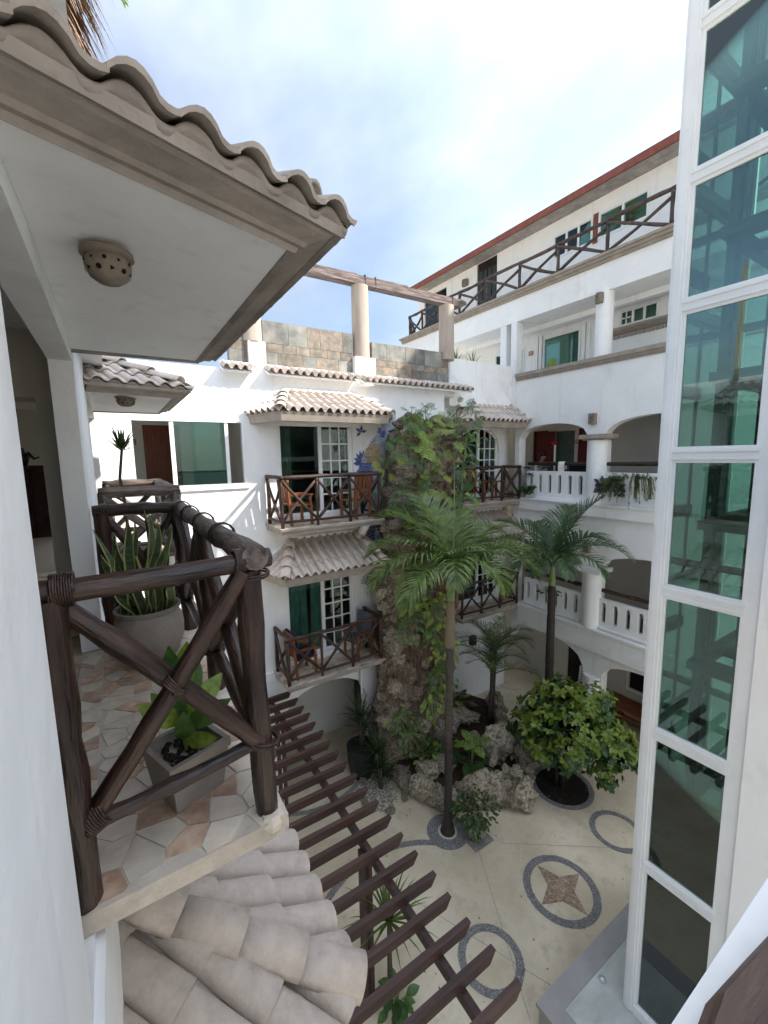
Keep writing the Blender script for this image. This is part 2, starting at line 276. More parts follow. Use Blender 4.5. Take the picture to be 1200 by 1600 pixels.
def wall(mb, axis, p0, p1, u0, u1, z0, z1, holes=()):
    """wall slab between planes p0,p1; axis 'y' runs along X, axis 'x' runs along Y. holes: (ua,ub,za,zspring,rise)"""
    br = {u0, u1}
    for h in holes:
        br |= {h[0], h[1]}
        if h[4] > 0:
            k = 16 if h[1]-h[0] > 0.4 else 6
            br |= {h[0]+(h[1]-h[0])*i/k for i in range(1, k)}
    br = sorted(b for b in br if u0-1e-6 <= b <= u1+1e-6)
    def top(h, u):
        if h[4] <= 0: return h[3]
        t = (u-(h[0]+h[1])/2)/((h[1]-h[0])/2); return h[3]+h[4]*math.sqrt(max(0, 1-min(1, abs(t))**2.2))
    for a, b in zip(br[:-1], br[1:]):
        if b-a < 1e-5: continue
        segs = [(z0, z0)]; hs = sorted([h for h in holes if h[0] <= (a+b)/2 <= h[1]], key=lambda h: h[2]); cur = (z0, z0)
        for h in hs:
            if h[2] > cur[0]+1e-4: emit(mb, axis, p0, p1, a, b, cur, (h[2], h[2]))
            cur = (top(h, a), top(h, b))
        if z1 > min(cur)+1e-4: emit(mb, axis, p0, p1, a, b, cur, (z1, z1))
def emit(mb, axis, p0, p1, a, b, lo, hi):
    if axis == 'y': P = lambda u, p, z: (u, p, z)
    else: P = lambda u, p, z: (p, u, z)
    pts = [P(a, p0, lo[0]), P(b, p0, lo[1]), P(b, p1, lo[1]), P(a, p1, lo[0]), P(a, p0, hi[0]), P(b, p0, hi[1]), P(b, p1, hi[1]), P(a, p1, hi[0])]
    mb.hexa(pts)
def log(p0, p1, r, bow=0.02, wob=0.10, n=9, k=7, seed=None):
    p0 = Vector(p0); p1 = Vector(p1); d = p1-p0; pts = []; rr = []; ax = Vector((random.uniform(-1, 1), random.uniform(-1, 1), random.uniform(-1, 1))).cross(d).normalized()
    for i in range(k):
        t = i/(k-1); pts.append(p0+d*t+ax*bow*math.sin(math.pi*t)+Vector((random.uniform(-1, 1), random.uniform(-1, 1), random.uniform(-1, 1)))*bow*0.25*(0 < i < k-1))
        rr.append((r[0]+(r[1]-r[0])*t if hasattr(r, '__len__') else r)*(1+random.uniform(-wob, wob)))
    z = d.normalized(); x = z.cross(Vector((0, 0, 1)) if abs(z.z) < .9 else Vector((1, 0, 0))).normalized(); y = z.cross(x); M = frame(x, y, z, p0); Mi = M.inverted()
    if not hasattr(r, '__len__') and k >= 6:
        for q in range(random.choice((1, 2, 2, 3))): rr[random.randrange(1, k-1)] *= random.uniform(1.05, 1.14)
    b = MB().tube([Mi @ p for p in pts], rr, n)
    for i in range(len(b.v)):   # flats, swellings and axe marks
        v = Vector(b.v[i]); w = Vector((v.x, v.y, 0)); b.v[i] = tuple(v+w*(.10*noise.noise(v*9+p0*3)+.05*noise.noise(v*31+p0)))
    b.M = M; return b
def coil(c, axis, r, rows=5, th=0.008, span=0.07):
    axis = Vector(axis).normalized(); e = axis.cross(Vector((0, 0, 1)) if abs(axis.z) < 0.9 else Vector((1, 0, 0))).normalized(); f = axis.cross(e); pts = []
    m = rows*14
    for i in range(m+1):
        t = i/m; a = 2*math.pi*rows*t; pts.append(Vector(c)+axis*(t-0.5)*span+(e*math.cos(a)+f*math.sin(a))*r)
    return MB().tube(pts, th, 5)

# ---- roof tiles
def s_tile(p, L, h=0.075, th=0.014, lift=0.028):
    prof = []
    for i in range(10):
        t = i/9
        if t < 0.66: z = h*math.sin(math.pi*t/0.66)**0.8
        else: z = -0.22*h*math.sin(math.pi*(t-0.66)/0.34)
        prof.append(((t-0.5)*p*1.04, z))
    vs = []; n = len(prof)
    for y, li in ((-0.02, lift), (L*1.12, 0.0)):
        for x, z in prof: vs.append((x, y, z+li+th))
        for x, z in prof: vs.append((x, y, z+li))
    f = []
    for i in range(n-1):
        f += [(i, i+1, 2*n+i+1, 2*n+i), (n+i+1, n+i, 3*n+i, 3*n+i+1), (i+1, i, n+i, n+i+1)]
    f += [(0, 2*n, 3*n, n), (n-1, 2*n-1, 4*n-1, 3*n-1)]
    return vs, f
def barrel(p, L, th=0.016, lift=0.02, taper=0.86, seg=8, arc=1.0):
    vs = []; n = seg+1
    for y, k, li in ((-0.02, 1.0, lift), (L*1.14, taper, 0.0)):
        for dr in (0, -th):
            for i in range(n):
                a = math.pi*(0.5-arc/2+arc*i/seg); r = p*0.5*k+dr; vs.append((-r*math.cos(a), y, r*math.sin(a)*0.80+li))
    f = []
    for i in range(seg): f += [(i, i+1, 2*n+i+1, 2*n+i), (n+i+1, n+i, 3*n+i, 3*n+i+1), (i+1, i, n+i, n+i+1), (2*n+i, 2*n+i+1, 3*n+i+1, 3*n+i)]
    f += [(0, 2*n, 3*n, n), (n-1, 2*n-1, 4*n-1, 3*n-1)]
    return vs, f
def clip_poly(poly, a, b):
    o = []; n = len(poly)
    for i in range(n):
        p, q = poly[i], poly[(i+1) % n]
        sp = (b[0]-a[0])*(p[1]-a[1])-(b[1]-a[1])*(p[0]-a[0]); sq = (b[0]-a[0])*(q[1]-a[1])-(b[1]-a[1])*(q[0]-a[0])
        if sp >= 0: o.append(p)
        if sp*sq < 0: t = sp/(sp-sq); o.append((p[0]+(q[0]-p[0])*t, p[1]+(q[1]-p[1])*t))
    return o
def area(p): return 0.5*sum(p[i][0]*p[(i+1) % len(p)][1]-p[(i+1) % len(p)][0]*p[i][1] for i in range(len(p))) if len(p) > 2 else 0
TM = {}
def tile_face(parent, poly, pitch, L, m, kind='s', shift=0.0, minfrac=0.10, name='tile', h=0.075):
    """poly[0]->poly[1] is the eave; remaining points go round (counter-clockwise seen from above)"""
    P = [Vector(p) for p in poly]; e = (P[1]-P[0]).normalized(); nrm = (P[1]-P[0]).cross(P[2]-P[0]).normalized(); s = nrm.cross(e)
    q = [((p-P[0]).dot(e), (p-P[0]).dot(s)) for p in P]; u0 = min(a for a, b in q); u1 = max(a for a, b in q); v1 = max(b for a, b in q)
    key = (kind, pitch, L, m, h)
    if key not in TM:
        vs, f = s_tile(pitch, L, h) if kind == 's' else barrel(pitch, L); TM[key] = MB().add(vs, f).mesh('tile', m, True), vs, f
        try: TM[key][0].set_sharp_from_angle(angle=R_(45))
        except Exception: pass
    me, vs, f = TM[key]; i0 = math.floor((u0-shift)/pitch); cnt = 0
    for j in range(int(math.ceil(v1/L))):
        for i in range(i0, int(math.ceil((u1-shift)/pitch))):
            a = i*pitch+shift; r = [(a, j*L), (a+pitch, j*L), (a+pitch, j*L+L), (a, j*L+L)]; c = r
            for k in range(1, len(q)): 
                if c: c = clip_poly(c, q[k], q[(k+1) % len(q)])
            fr = area(c)/(pitch*L)
            if fr < minfrac: continue
            Mx = frame(e, s, nrm, P[0]+e*(a+pitch/2)+s*(j*L)+nrm*random.uniform(-0.003, 0.003)); Mx = Mx @ Matrix.Rotation(random.uniform(-0.014, 0.014), 4, 'Z')
            if fr > 0.985: inst(name, me, parent, Mx)
            else:
                bm = bmesh.new(); bm.from_mesh(me)
                for k in range(1, len(q)):
                    p, g = q[k], q[(k+1) % len(q)]; d = (g[0]-p[0], g[1]-p[1]); l = math.hypot(*d)
                    if l < 1e-6: continue
                    no = Vector((d[1]/l, -d[0]/l, 0)); co = Vector((p[0]-(a+pitch/2), p[1]-j*L, 0))
                    bmesh.ops.bisect_plane(bm, geom=bm.verts[:]+bm.edges[:]+bm.faces[:], plane_co=co+no*0.01, plane_no=no, clear_outer=True)
                m2 = bpy.data.meshes.new('tile'); bm.to_mesh(m2); bm.free(); m2.materials.append(MAT[m])
                if len(m2.polygons): inst(name, m2, parent, Mx)
            cnt += 1
def hip_tiles(parent, a, b, width, L, m, name='hip_tile'):
    """a = lower end, b = upper end"""
    a = Vector(a); b = Vector(b); s = (b-a).normalized(); e = s.cross(Vector((0, 0, 1))).normalized(); n = e.cross(s); k = max(1, round((b-a).length/L)); LL = (b-a).length/k
    key = ('hip', width, round(LL, 3), m)
    if key not in TM: TM[key] = MB().add(*barrel(width, LL, lift=0.03)).mesh('hip_tile', m, True)
    for i in range(k): inst(name, TM[key], parent, frame(e, s, n, a+s*(i*LL)+n*0.025))
def slab_face(mb, poly, th):
    P = [Vector(p) for p in poly]; n = (P[1]-P[0]).cross(P[2]-P[0]).normalized(); k = len(P)
    mb.add([p for p in P]+[p-n*th for p in P], [tuple(range(k)), tuple(reversed(range(k, 2*k)))]+[(i, k+i, k+(i+1) % k, (i+1) % k) for i in range(k)])
def railing(parent, pts, z, hgt, m, r=0.035, bays=2, ends=True, lowgap=0.12):
    """rustic pole railing along the plan polyline pts; each segment split into bays of crossed poles"""
    if not isinstance(bays, (list, tuple)): bays = [bays]*(len(pts)-1)
    for si, (a, b) in enumerate(zip(pts[:-1], pts[1:])):
        a = Vector((*a, 0)); b = Vector((*b, 0)); d = b-a; nb = bays[si]; dn = d.normalized()
        for t in range(nb+1):
            if t == 0 and si > 0: continue
            p = a+d*t/nb; log((p.x, p.y, z-0.02), (p.x, p.y, z+hgt), r*(1.15 if t in (0, nb) else 0.95), 0.008, 0.10, 8, 6).build('post', m, parent, True)
        j = dn*0.05
        log(a-j+Vector((0, 0, z+hgt)), b+j+Vector((0, 0, z+hgt)), r*1.15, 0.012, 0.12, 8, 9).build('rail', m, parent, True)
        log(a+Vector((0, 0, z+lowgap)), b+Vector((0, 0, z+lowgap)), r*0.8, 0.012, 0.12, 8, 7).build('rail', m, parent, True)
        for t in range(nb):
            p = a+d*t/nb; q = a+d*(t+1)/nb; o = dn.cross(Vector((0, 0, 1)))*r*0.5
            log(p+o+Vector((0, 0, z+hgt-0.05)), q+o+Vector((0, 0, z+lowgap)), r*0.85, 0.015, 0.12, 8, 7).build('brace', m, parent, True)
            log(p-o+Vector((0, 0, z+lowgap)), q-o+Vector((0, 0, z+hgt-0.05)), r*0.85, 0.015, 0.12, 8, 7).build('brace', m, parent, True)
def cell_tiles(parent, x0, x1, y0, y1, z, size, mats, th=0.012, gap=0.010, clip=None, name='paver', weights=None):
    """irregular broken-tile paving: jittered Voronoi cells, each a thin prism of its own"""
    nx = max(1, int((x1-x0)/size)); ny = max(1, int((y1-y0)/size)); sx = (x1-x0)/nx; sy = (y1-y0)/ny; pts = {}
    for i in range(-1, nx+1):
        for j in range(-1, ny+1): pts[i, j] = (x0+(i+0.5+random.uniform(-.42, .42))*sx, y0+(j+0.5+random.uniform(-.42, .42))*sy)
    for i in range(nx):
        for j in range(ny):
            p = pts[i, j]; poly = [(x0, y0), (x1, y0), (x1, y1), (x0, y1)]
            for di in (-2, -1, 0, 1, 2):
                for dj in (-2, -1, 0, 1, 2):
                    q = pts.get((i+di, j+dj))
                    if q is None or (di == 0 and dj == 0): continue
                    d = (q[0]-p[0], q[1]-p[1]); l = math.hypot(*d); g = gap/2/l; mx, my = p[0]+d[0]*(0.5-g), p[1]+d[1]*(0.5-g)
                    poly = clip_poly(poly, (mx, my), (mx-d[1], my+d[0])) if poly else poly
            if not poly or abs(area(poly)) < 0.0004: continue
            if clip and not clip(p): continue
            MB().prism(poly, z-th, z+random.uniform(-0.0015, 0.0015)).build(name, random.choices(mats, weights)[0], parent)
# ================================================================== GROUND
Z1, Z2 = 3.12, 6.40
g = MB(); g.add([(-300, -300, 0), (300, -300, 0), (300, 300, 0), (-300, 300, 0)], [(0, 1, 2, 3)])
ground = tag(g.build('ground', 'concrete'), 'pale buff concrete courtyard floor with pebble inlays', 'ground', kind='structure')
def ring_pts(c, r0, r1, a0=0, a1=2*math.pi, n=48, sy=1.0):
    vs = []; f = []
    for i in range(n+1):
        a = a0+(a1-a0)*i/n
        for r in (r0, r1): vs.append((c[0]+r*math.cos(a), c[1]+r*math.sin(a)*sy))
    return vs
PEB = [Vector(v) for v in [(1, 0, 0), (.3, .95, 0), (-.8, .6, 0), (-.8, -.6, 0), (.3, -.95, 0), (.5, .2, .6), (-.3, .45, .65), (-.3, -.45, .65)]]
PEBF = [(0, 1, 5), (1, 6, 5), (1, 2, 6), (2, 3, 7, 6), (3, 4, 7), (4, 5, 7), (4, 0, 5), (5, 6, 7)]
def pebbles(points, size, name, parent, m='pebble', z=0.006):
    b = MB()
    for (x, y) in points:
        a = random.uniform(0, 6.28); s1 = size*random.uniform(.6, 1.15); s2 = s1*random.uniform(.5, .8); hz = size*random.uniform(.25, .55); ca, sa = math.cos(a), math.sin(a)
        b.add([(x+(p.x*s1)*ca-(p.y*s2)*sa, y+(p.x*s1)*sa+(p.y*s2)*ca, z+p.z*hz) for p in PEB], PEBF)
    return tag(b.build(name, m, parent), kind='stuff')
def pebble_ring(c, r0, r1, a0=0, a1=2*math.pi, lab=None):
    n = 60; vs = []; f = []
    for i in range(n+1):
        a = a0+(a1-a0)*i/n
        for r in (r0, r1): vs.append((c[0]+r*math.cos(a), c[1]+r*math.sin(a), 0.004))
    for i in range(n): f.append((2*i, 2*i+1, 2*i+3, 2*i+2))
    o = MB().add(vs, f).build('pebble_ring', 'grout_dark', ground)
    if lab: o['label'] = lab
    pts = []; ar = abs(a1-a0)*(r1*r1-r0*r0)/2
    for k in range(int(ar/0.00055)):
        a = random.uniform(a0, a1); r = math.sqrt(random.uniform(r0*r0, r1*r1)); pts.append((c[0]+r*math.cos(a), c[1]+r*math.sin(a)))
    pebbles(pts, 0.017, 'pebbles', o)
    return o
pebble_ring((4.28, 3.90), 0.38, 0.50, lab='plain grey pebble ring nearest the pergola')
pebble_ring((6.13, 3.96), 0.52, 0.65, lab='grey pebble ring around the four-pointed star')
pebble_ring((8.12, 4.06), 0.40, 0.51, lab='plain grey pebble ring below the round tree')
pebble_ring((8.25, 5.42), 0.58, 0.69, lab='pebble ring around the black soil under the round tree')
pebble_ring((5.22, 5.98), 0.20, 0.43, lab='wide pebble collar around the palm trunk')
pebble_ring((2.45, 3.62), 0.38, 0.50, lab='pebble ring beneath the pergola')
pebble_ring((3.55, 4.35), 1.96, 2.08, R_(50), R_(150), lab='long curved pebble band beneath the pergola')
pebble_ring((3.5, 9.6), 1.58, 1.70, R_(232), R_(300), lab='curved pebble band near the arch')
o = MB(); o.add([(8.25+.58*math.cos(i*math.pi/16), 5.42+.58*math.sin(i*math.pi/16), .006) for i in range(32)], [tuple(range(32))]); o.build('soil_bed', 'soil', ground)
pebbles([(8.25+r*math.cos(a), 5.42+r*math.sin(a)) for r, a in [(0.56*math.sqrt(random.random()), random.uniform(0, 6.28)) for k in range(260)]], 0.03, 'soil_clods', ground, 'soil', 0.008)
star = []
for i in range(8):
    a = R_(-2)+i*math.pi/4; r = 0.52 if i % 2 == 0 else 0.225; star.append((6.13+r*math.cos(a), 3.96+r*math.sin(a)))
st = MB().prism(star, 0.003, 0.007).build('mosaic_star', 'flagstone', ground); st['label'] = 'four-pointed star of reddish flagstone inside a pebble ring'
def in_poly(p, poly):
    c = False; n = len(poly)
    for i in range(n):
        a, b = poly[i], poly[(i+1) % n]
        if (a[1] > p[1]) != (b[1] > p[1]) and p[0] < (b[0]-a[0])*(p[1]-a[1])/(b[1]-a[1])+a[0]: c = not c
    return c
sm = [(6.13+(x-6.13)*.94, 3.96+(y-3.96)*.94) for x, y in star]
def star_cells():
    x0, x1, y0, y1, size = 5.62, 6.64, 3.45, 4.47, 0.075; n = int((x1-x0)/size); pts = {}
    for i in range(-1, n+1):
        for j in range(-1, n+1): pts[i, j] = (x0+(i+.5+random.uniform(-.4, .4))*size, y0+(j+.5+random.uniform(-.4, .4))*size)
    tris = [[(6.13, 3.96), sm[i], sm[(i+1) % 8]] for i in range(8)]
    for (i, j), p in pts.items():
        if not in_poly(p, sm): continue
        poly = [(x0, y0), (x1, y0), (x1, y1), (x0, y1)]
        for di in (-1, 0, 1):
            for dj in (-1, 0, 1):
                q = pts.get((i+di, j+dj))
                if q is None or q == p: continue
                d = (q[0]-p[0], q[1]-p[1]); poly = clip_poly(poly, (p[0]+d[0]*.46, p[1]+d[1]*.46), (p[0]+d[0]*.46-d[1], p[1]+d[1]*.46+d[0]))
                if not poly: break
        if not poly: continue
        t = [tr for tr in tris if in_poly(p, tr)]
        ok = [v for v in poly if in_poly(v, sm)]
        if len(ok) < 3: continue
        MB().prism(ok, 0.005, 0.011).build('flagstone', 'flagstone', st)
star_cells()
lit = MB()
for k in range(70):
    x, y = random.uniform(2.5, 8.8), random.uniform(3.1, 7.4); a = random.uniform(0, 6.28); L_ = random.uniform(.02, .055); ca, sa = math.cos(a), math.sin(a)
    lit.add([(x, y, .006), (x+L_*.5*ca-.3*L_*sa, y+L_*.5*sa+.3*L_*ca, .012), (x+L_*ca, y+L_*sa, .007), (x+L_*.5*ca+.3*L_*sa, y+L_*.5*sa-.3*L_*ca, .009)], [(0, 1, 2, 3)])
tag(lit.build('leaf_litter', 'dry_frond', ground), kind='stuff')
# hairline joints of the slab bays
b = MB()
for x0, y0, x1, y1 in ((5.9, 5.2, 8.9, 3.0), (4.2, 3.1, 5.6, 5.6), (3.2, 6.6, 4.9, 2.9)):
    d = Vector((x1-x0, y1-y0, 0)).normalized(); s = Vector((-d.y, d.x, 0))*0.004
    b.add([(x0-s.x, y0-s.y, .0035), (x1-s.x, y1-s.y, .0035), (x1+s.x, y1+s.y, .0035), (x0+s.x, y0+s.y, .0035)], [(0, 1, 2, 3)])
b.build('slab_joint', 'gravel', ground)

# ================================================================== BACK WING
BY = 8.75; RY = 9.30
back = thing('back_wing', 'white plastered hotel wing across the courtyard with tiled awnings and pole balconies', 'building', (5, 9, 0))
b = MB()
wall(b, 'y', BY, BY+.25, -.37, 7.5, 0, 9.5, [(0.30, 2.26, 7.24, 8.50, 0), (2.98, 4.74, Z2+.10, 8.48, 0), (3.0, 4.68, Z1+.12, 5.10, 0), (2.75, 4.95, 0, 1.75, .72), (0.55, 2.05, 0, 2.15, 0)])
wl_ = b.build('wall', 'plaster', back)
b = MB(); wall(b, 'y', RY, RY+.25, 7.3, 10.62, 0, 10.0, [(8.52, 10.2, Z2+.12, 7.98, .58), (8.52, 10.2, Z1+.12, 4.72, .55)])
b.box(7.25, 7.5, 9.0, 9.3, 0, 9.5); b.build('wall', 'plaster', back)
b = MB(); b.box(7.9, 10.6, 9.0, 9.28, 9.1, 10.36); b.build('parapet', 'plaster_old', back)
# floors and ceilings inside
b = MB(); b.box(-.37, 7.5, 9.0, 12.5, Z2-.2, Z2); b.box(-.37, 7.3, 9.0, 12.5, Z1-.2, Z1); b.box(7.5, 10.6, 9.55, 12.5, Z2-.2, Z2); b.box(7.5, 10.6, 9.55, 12.5, Z1-.2, Z1)
b.build('floor', 'paver_white', back)
b = MB(); b.box(-.37, 7.9, 8.78, 12.6, 9.30, 9.497); b.box(7.9, 10.6, 9.28, 12.6, 9.30, 9.49); b.build('roof_slab', 'plaster', back)
b = MB(); b.box(-3.0, 10.6, 12.5, 12.7, 0, 9.3); b.box(2.45, 2.6, 9.0, 12.5, 0, Z2-.2); b.box(5.4, 5.55, 9.0, 12.5, 0, 9.3); b.box(10.45, 10.6, 9.56, 12.5, 0, 9.3); b.build('inner_wall', 'room', back)  # last box: unseen end wall added against light leaking into the arched-window room
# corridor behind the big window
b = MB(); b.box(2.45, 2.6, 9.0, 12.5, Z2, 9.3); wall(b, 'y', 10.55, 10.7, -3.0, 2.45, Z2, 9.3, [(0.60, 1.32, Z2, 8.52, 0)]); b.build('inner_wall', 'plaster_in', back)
d = MB(); d.box(0.60, 1.32, 10.60, 10.65, Z2, 8.52); d = d.build('door', 'door_wood', back); d['label'] = 'orange-brown panelled room door behind the wide window'
for zz, h in ((6.55, .75), (7.45, .35), (7.95, .45)):
    MB().box(.70, 1.22, 10.585, 10.602, zz, zz+h).build('door_panel', 'door_wood', d)
MB().lathe([(.0, 0), (.03, .01), (.03, .04), (0.01, .05)], (1.24, 10.55, 7.35), 8).build('door_knob', 'steel', d)
def plaque(parent, x, y, z, w=.17, h=.13, axis='y', s=-1):
    b = MB(); f = MB()
    if axis == 'y': b.box(x-w/2, x+w/2, y-.02, y-.001, z-h/2, z+h/2); f.box(x-w/2+.025, x+w/2-.025, y-.025, y-.018, z-h/2+.025, z+h/2-.025)
    else: b.box(x-.02, x-.001, y-w/2, y+w/2, z-h/2, z+h/2); f.box(x-.025, x-.018, y-w/2+.025, y+w/2-.025, z-h/2+.025, z+h/2-.025)
    o = b.build('room_sign', 'plaque', parent); f.build('sign_face', 'plaque_face', o)
plaque(back, 0.38, 10.55, 8.15)
plaque(back, 2.25, 10.55, 8.15)
# arched-corridor rear wall inside ground floor
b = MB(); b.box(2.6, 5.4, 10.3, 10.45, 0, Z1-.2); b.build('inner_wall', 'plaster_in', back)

def sash(parent, x0, x1, z0, z1, y, fw=.045, name='window', m='white_frame', d=.05):
    b = MB(); b.box(x0, x1, y, y+d, z1-fw, z1); b.box(x0, x1, y, y+d, z0, z0+fw); b.box(x0, x0+fw, y, y+d, z0+fw, z1-fw); b.box(x1-fw, x1, y, y+d, z0+fw, z1-fw)
    return b.build(name, m, parent)
# wide sliding window
w = sash(back, 0.28, 2.28, 7.22, 8.52, BY-.02, .055, d=.09)
for a, c in ((0.93, 1.0), (1.90, 1.965)): MB().box(a, c, BY+.0, BY+.06, 7.275, 8.465).build('mullion', 'white_frame', w)
MB().box(1.0, 1.90, BY+.025, BY+.033, 7.275, 8.465).build('pane', 'glass', w)
p = MB(); p.box(1.30, 1.36, BY+.07, BY+.10, 7.275, 8.465); p.build('sliding_stile', 'curtain', w)
MB().box(1.36, 1.90, BY+.08, BY+.088, 7.275, 8.465).build('pane', 'glass_green', w)
MB().box(0.22, 2.33, BY-.05, BY-.005, 7.17, 7.222).build('sill', 'plaster', w)

def slide_door(parent, x0, x1, z0, z1, y, cols=3, rows=5, xm=None, curt='curtain', arch=0.0):
    """left half glass with curtain, right half a muntin sash; arch>0 lets the openings follow a segmental head"""
    xm = xm or (x0+x1)/2; d = sash(parent, x0, x1, z0, z1+arch, y+.06, .05, 'sliding_door') if arch == 0 else None
    if arch:
        b = MB(); b.box(x0, x1, y+.06, y+.11, z0, z0+.05); b.box(x0, x0+.05, y+.06, y+.11, z0+.05, z1); b.box(x1-.05, x1, y+.06, y+.11, z0+.05, z1)
        prev = None
        for i in range(17):
            t = -1+2*i/16; zt = z1+arch*math.sqrt(max(0, 1-abs(t)**2.2)); q = (x0+(x1-x0)*i/16, zt)
            if prev: b.hexa([(prev[0], y+.06, prev[1]-.055), (q[0], y+.06, q[1]-.055), (q[0], y+.11, q[1]-.055), (prev[0], y+.11, prev[1]-.055), (prev[0], y+.06, prev[1]), (q[0], y+.06, q[1]), (q[0], y+.11, q[1]), (prev[0], y+.11, prev[1])])
            prev = q
        d = b.build('sliding_door', 'white_frame', parent)
    top = lambda x: z1+arch*math.sqrt(max(0, 1-min(1, abs((x-(x0+x1)/2)/((x1-x0)/2)))**2.2))-.05 if arch else z1-.05
    MB().box(xm-.04, xm+.04, y+.045, y+.10, z0+.05, top(xm)).build('stile', 'white_frame', d)
    MB().box(x1-.11, x1-.05, y+.045, y+.10, z0+.05, top(x1-.08)-.02).build('stile', 'white_frame', d)
    a, c = xm+.04, x1-.11; cw = (c-a)/cols; ch = (z1-z0-.1)/rows
    for i in range(1, cols): MB().box(a+cw*i-.016, a+cw*i+.016, y+.055, y+.09, z0+.05, top(a+cw*i)).build('muntin', 'white_frame', d)
    for j in range(1, rows+(1 if arch else 0)): MB().box(a, c, y+.057, y+.088, z0+.05+ch*j-.016, z0+.05+ch*j+.016).build('muntin', 'white_frame', d)
    for i in range(cols):
        for j in range(rows+(1 if arch else 0)):
            zt = min(z0+.05+ch*(j+1)-.016, top(a+cw*(i+.5))); zb = z0+.05+ch*j+.016
            if zt > zb+.02: MB().box(a+cw*i+.016, a+cw*(i+1)-.016, y+.07, y+.076, zb, zt).build('pane', 'glass_door', d)
    MB().box(x0+.05, xm-.04, y+.085, y+.091, z0+.05, min(top(x0+.1), top(xm-.1))).build('pane', 'glass_door', d)
    return d
def curtain(parent, x0, x1, y, z0, z1, m='curtain', folds=5):
    b = MB(); n = folds*8; vs = []; f = []
    for i in range(n+1):
        t = i/n
        for z, k in ((z0, 1.0), ((z0+z1)/2, .9), (z1, .7)): vs.append((x0+(x1-x0)*t, y+.035*k*math.sin(t*folds*6.283)+.01*math.sin(t*37), z))
    for i in range(n): f += [(3*i, 3*i+3, 3*i+4, 3*i+1), (3*i+1, 3*i+4, 3*i+5, 3*i+2)]
    return b.add(vs, f).build('curtain', m, parent, True)
d = slide_door(back, 2.98, 4.74, Z2+.10, 8.48, BY, 3, 5, 3.93); curtain(d, 3.03, 3.30, BY+.2, Z2+.12, 8.4, 'curtain_grey', 3); curtain(d, 4.55, 4.72, BY+.2, Z2+.12, 8.4, 'curtain_grey', 2)
d = slide_door(back, 3.0, 4.68, Z1+.12, 5.10, BY, 3, 5, 3.86); curtain(d, 3.05, 3.50, BY+.16, Z1+.12, 5.05, 'curtain', 4); curtain(d, 3.60, 3.85, BY+.18, Z1+.12, 5.05, 'curtain', 3)
for z, h, sp in ((Z2+.12, 7.98, .58), (Z1+.12, 4.72, .55)):
    d = slide_door(back, 8.52, 10.2, z, h, RY, 3, 4, 9.36, arch=sp); curtain(d, 8.58, 9.28, RY+.22, z, h+.2, 'curtain', 6); curtain(d, 10.0, 10.18, RY+.2, z, h, 'curtain', 2)
# thresholds
b = MB(); b.box(2.95, 4.78, BY-.05, BY+.06, Z2, Z2+.098); b.build('threshold', 'plaster', back)
b = MB(); b.box(2.95, 4.72, BY-.05, BY+.06, Z1, Z1+.118); b.build('threshold', 'plaster', back)

def awning(parent, x0, x1, yw, yf, ze, zr, ra, rb, wl_x, wr_x, pitch=.185, L=.33, lab=None):
    """hipped tile awning: front eave (x0..x1, yf, ze), ridge on the wall (ra..rb, yw, zr), side eaves run back to the wall at wl_x / wr_x"""
    F = [(x0, yf, ze), (x1, yf, ze), (rb, yw, zr), (ra, yw, zr)]; Lf = [(wl_x, yw, ze), (x0, yf, ze), (ra, yw, zr)]; Rf = [(x1, yf, ze), (wr_x, yw, ze), (rb, yw, zr)]
    b = MB(); slab_face(b, F, .05); slab_face(b, Lf, .05)
    if wr_x > x1-.4: slab_face(b, Rf, .05)
    # boxed eave beam under the front edge and left return
    b.hexa([(x0+.04, yf+.06, ze-.17), (x1-.04, yf+.06, ze-.17), (x1-.04, yf+.16, ze-.17), (x0+.08, yf+.16, ze-.17), (x0+.02, yf+.02, ze-.03), (x1-.02, yf+.02, ze-.03), (x1-.02, yf+.16, ze-.03), (x0+.06, yf+.16, ze-.03)])
    b.hexa([(wl_x+.06, yw, ze-.17), (x0+.04, yf+.062, ze-.17), (x0+.10, yf+.163, ze-.17), (wl_x+.18, yw, ze-.17), (wl_x+.03, yw, ze-.032), (x0+.02, yf+.022, ze-.032), (x0+.10, yf+.163, ze-.032), (wl_x+.18, yw, ze-.032)])
    a = b.build('awning', 'trim', parent)
    if lab: a['label'] = lab
    tile_face(a, F, pitch, L, 'tile'); tile_face(a, Lf, pitch, L, 'tile'); tile_face(a, Rf, pitch, L, 'tile')
    hip_tiles(a, (x0, yf, ze), (ra, yw, zr), .22, .33, 'tile'); hip_tiles(a, (x1, yf, ze), (rb, yw, zr), .22, .33, 'tile')
    m = MB(); k = 12
    m.tube([(wl_x-.03, yw-.01, ze+.02)]+[(wl_x+(ra-wl_x)*t, yw-.02, ze+(zr-ze)*t+.07) for t in (.3, .6, 1)]+[(ra+(rb-ra)*t, yw-.02, zr+.07) for t in (.3, .6, 1)]+[(rb+(wr_x-rb)*t, yw-.02, zr+(ze-zr)*t+.07) for t in (.4, .8)], [.03]+[.05]*8, 6)
    m.build('mortar', 'plaster', a, True); return a
awning(back, 2.68, 5.13, BY, 7.72, 8.62, 9.10, 3.15, 4.70, 2.34, 5.80, lab='tiled awning over the upper left balcony')
awning(back, 2.62, 4.95, BY, 7.75, 5.40, 5.95, 3.15, 4.68, 2.38, 5.5, lab='tiled awning over the lower left balcony')
awning(back, 8.42, 10.38, RY, 8.32, 8.66, 9.30, 8.95, 10.38, 8.0, 10.39, lab='tiled awning over the arched window in the corner')
awning(back, 8.42, 10.38, RY, 8.32, 5.38, 5.98, 8.95, 10.38, 8.0, 10.39, lab='tiled awning behind the palm fronds')
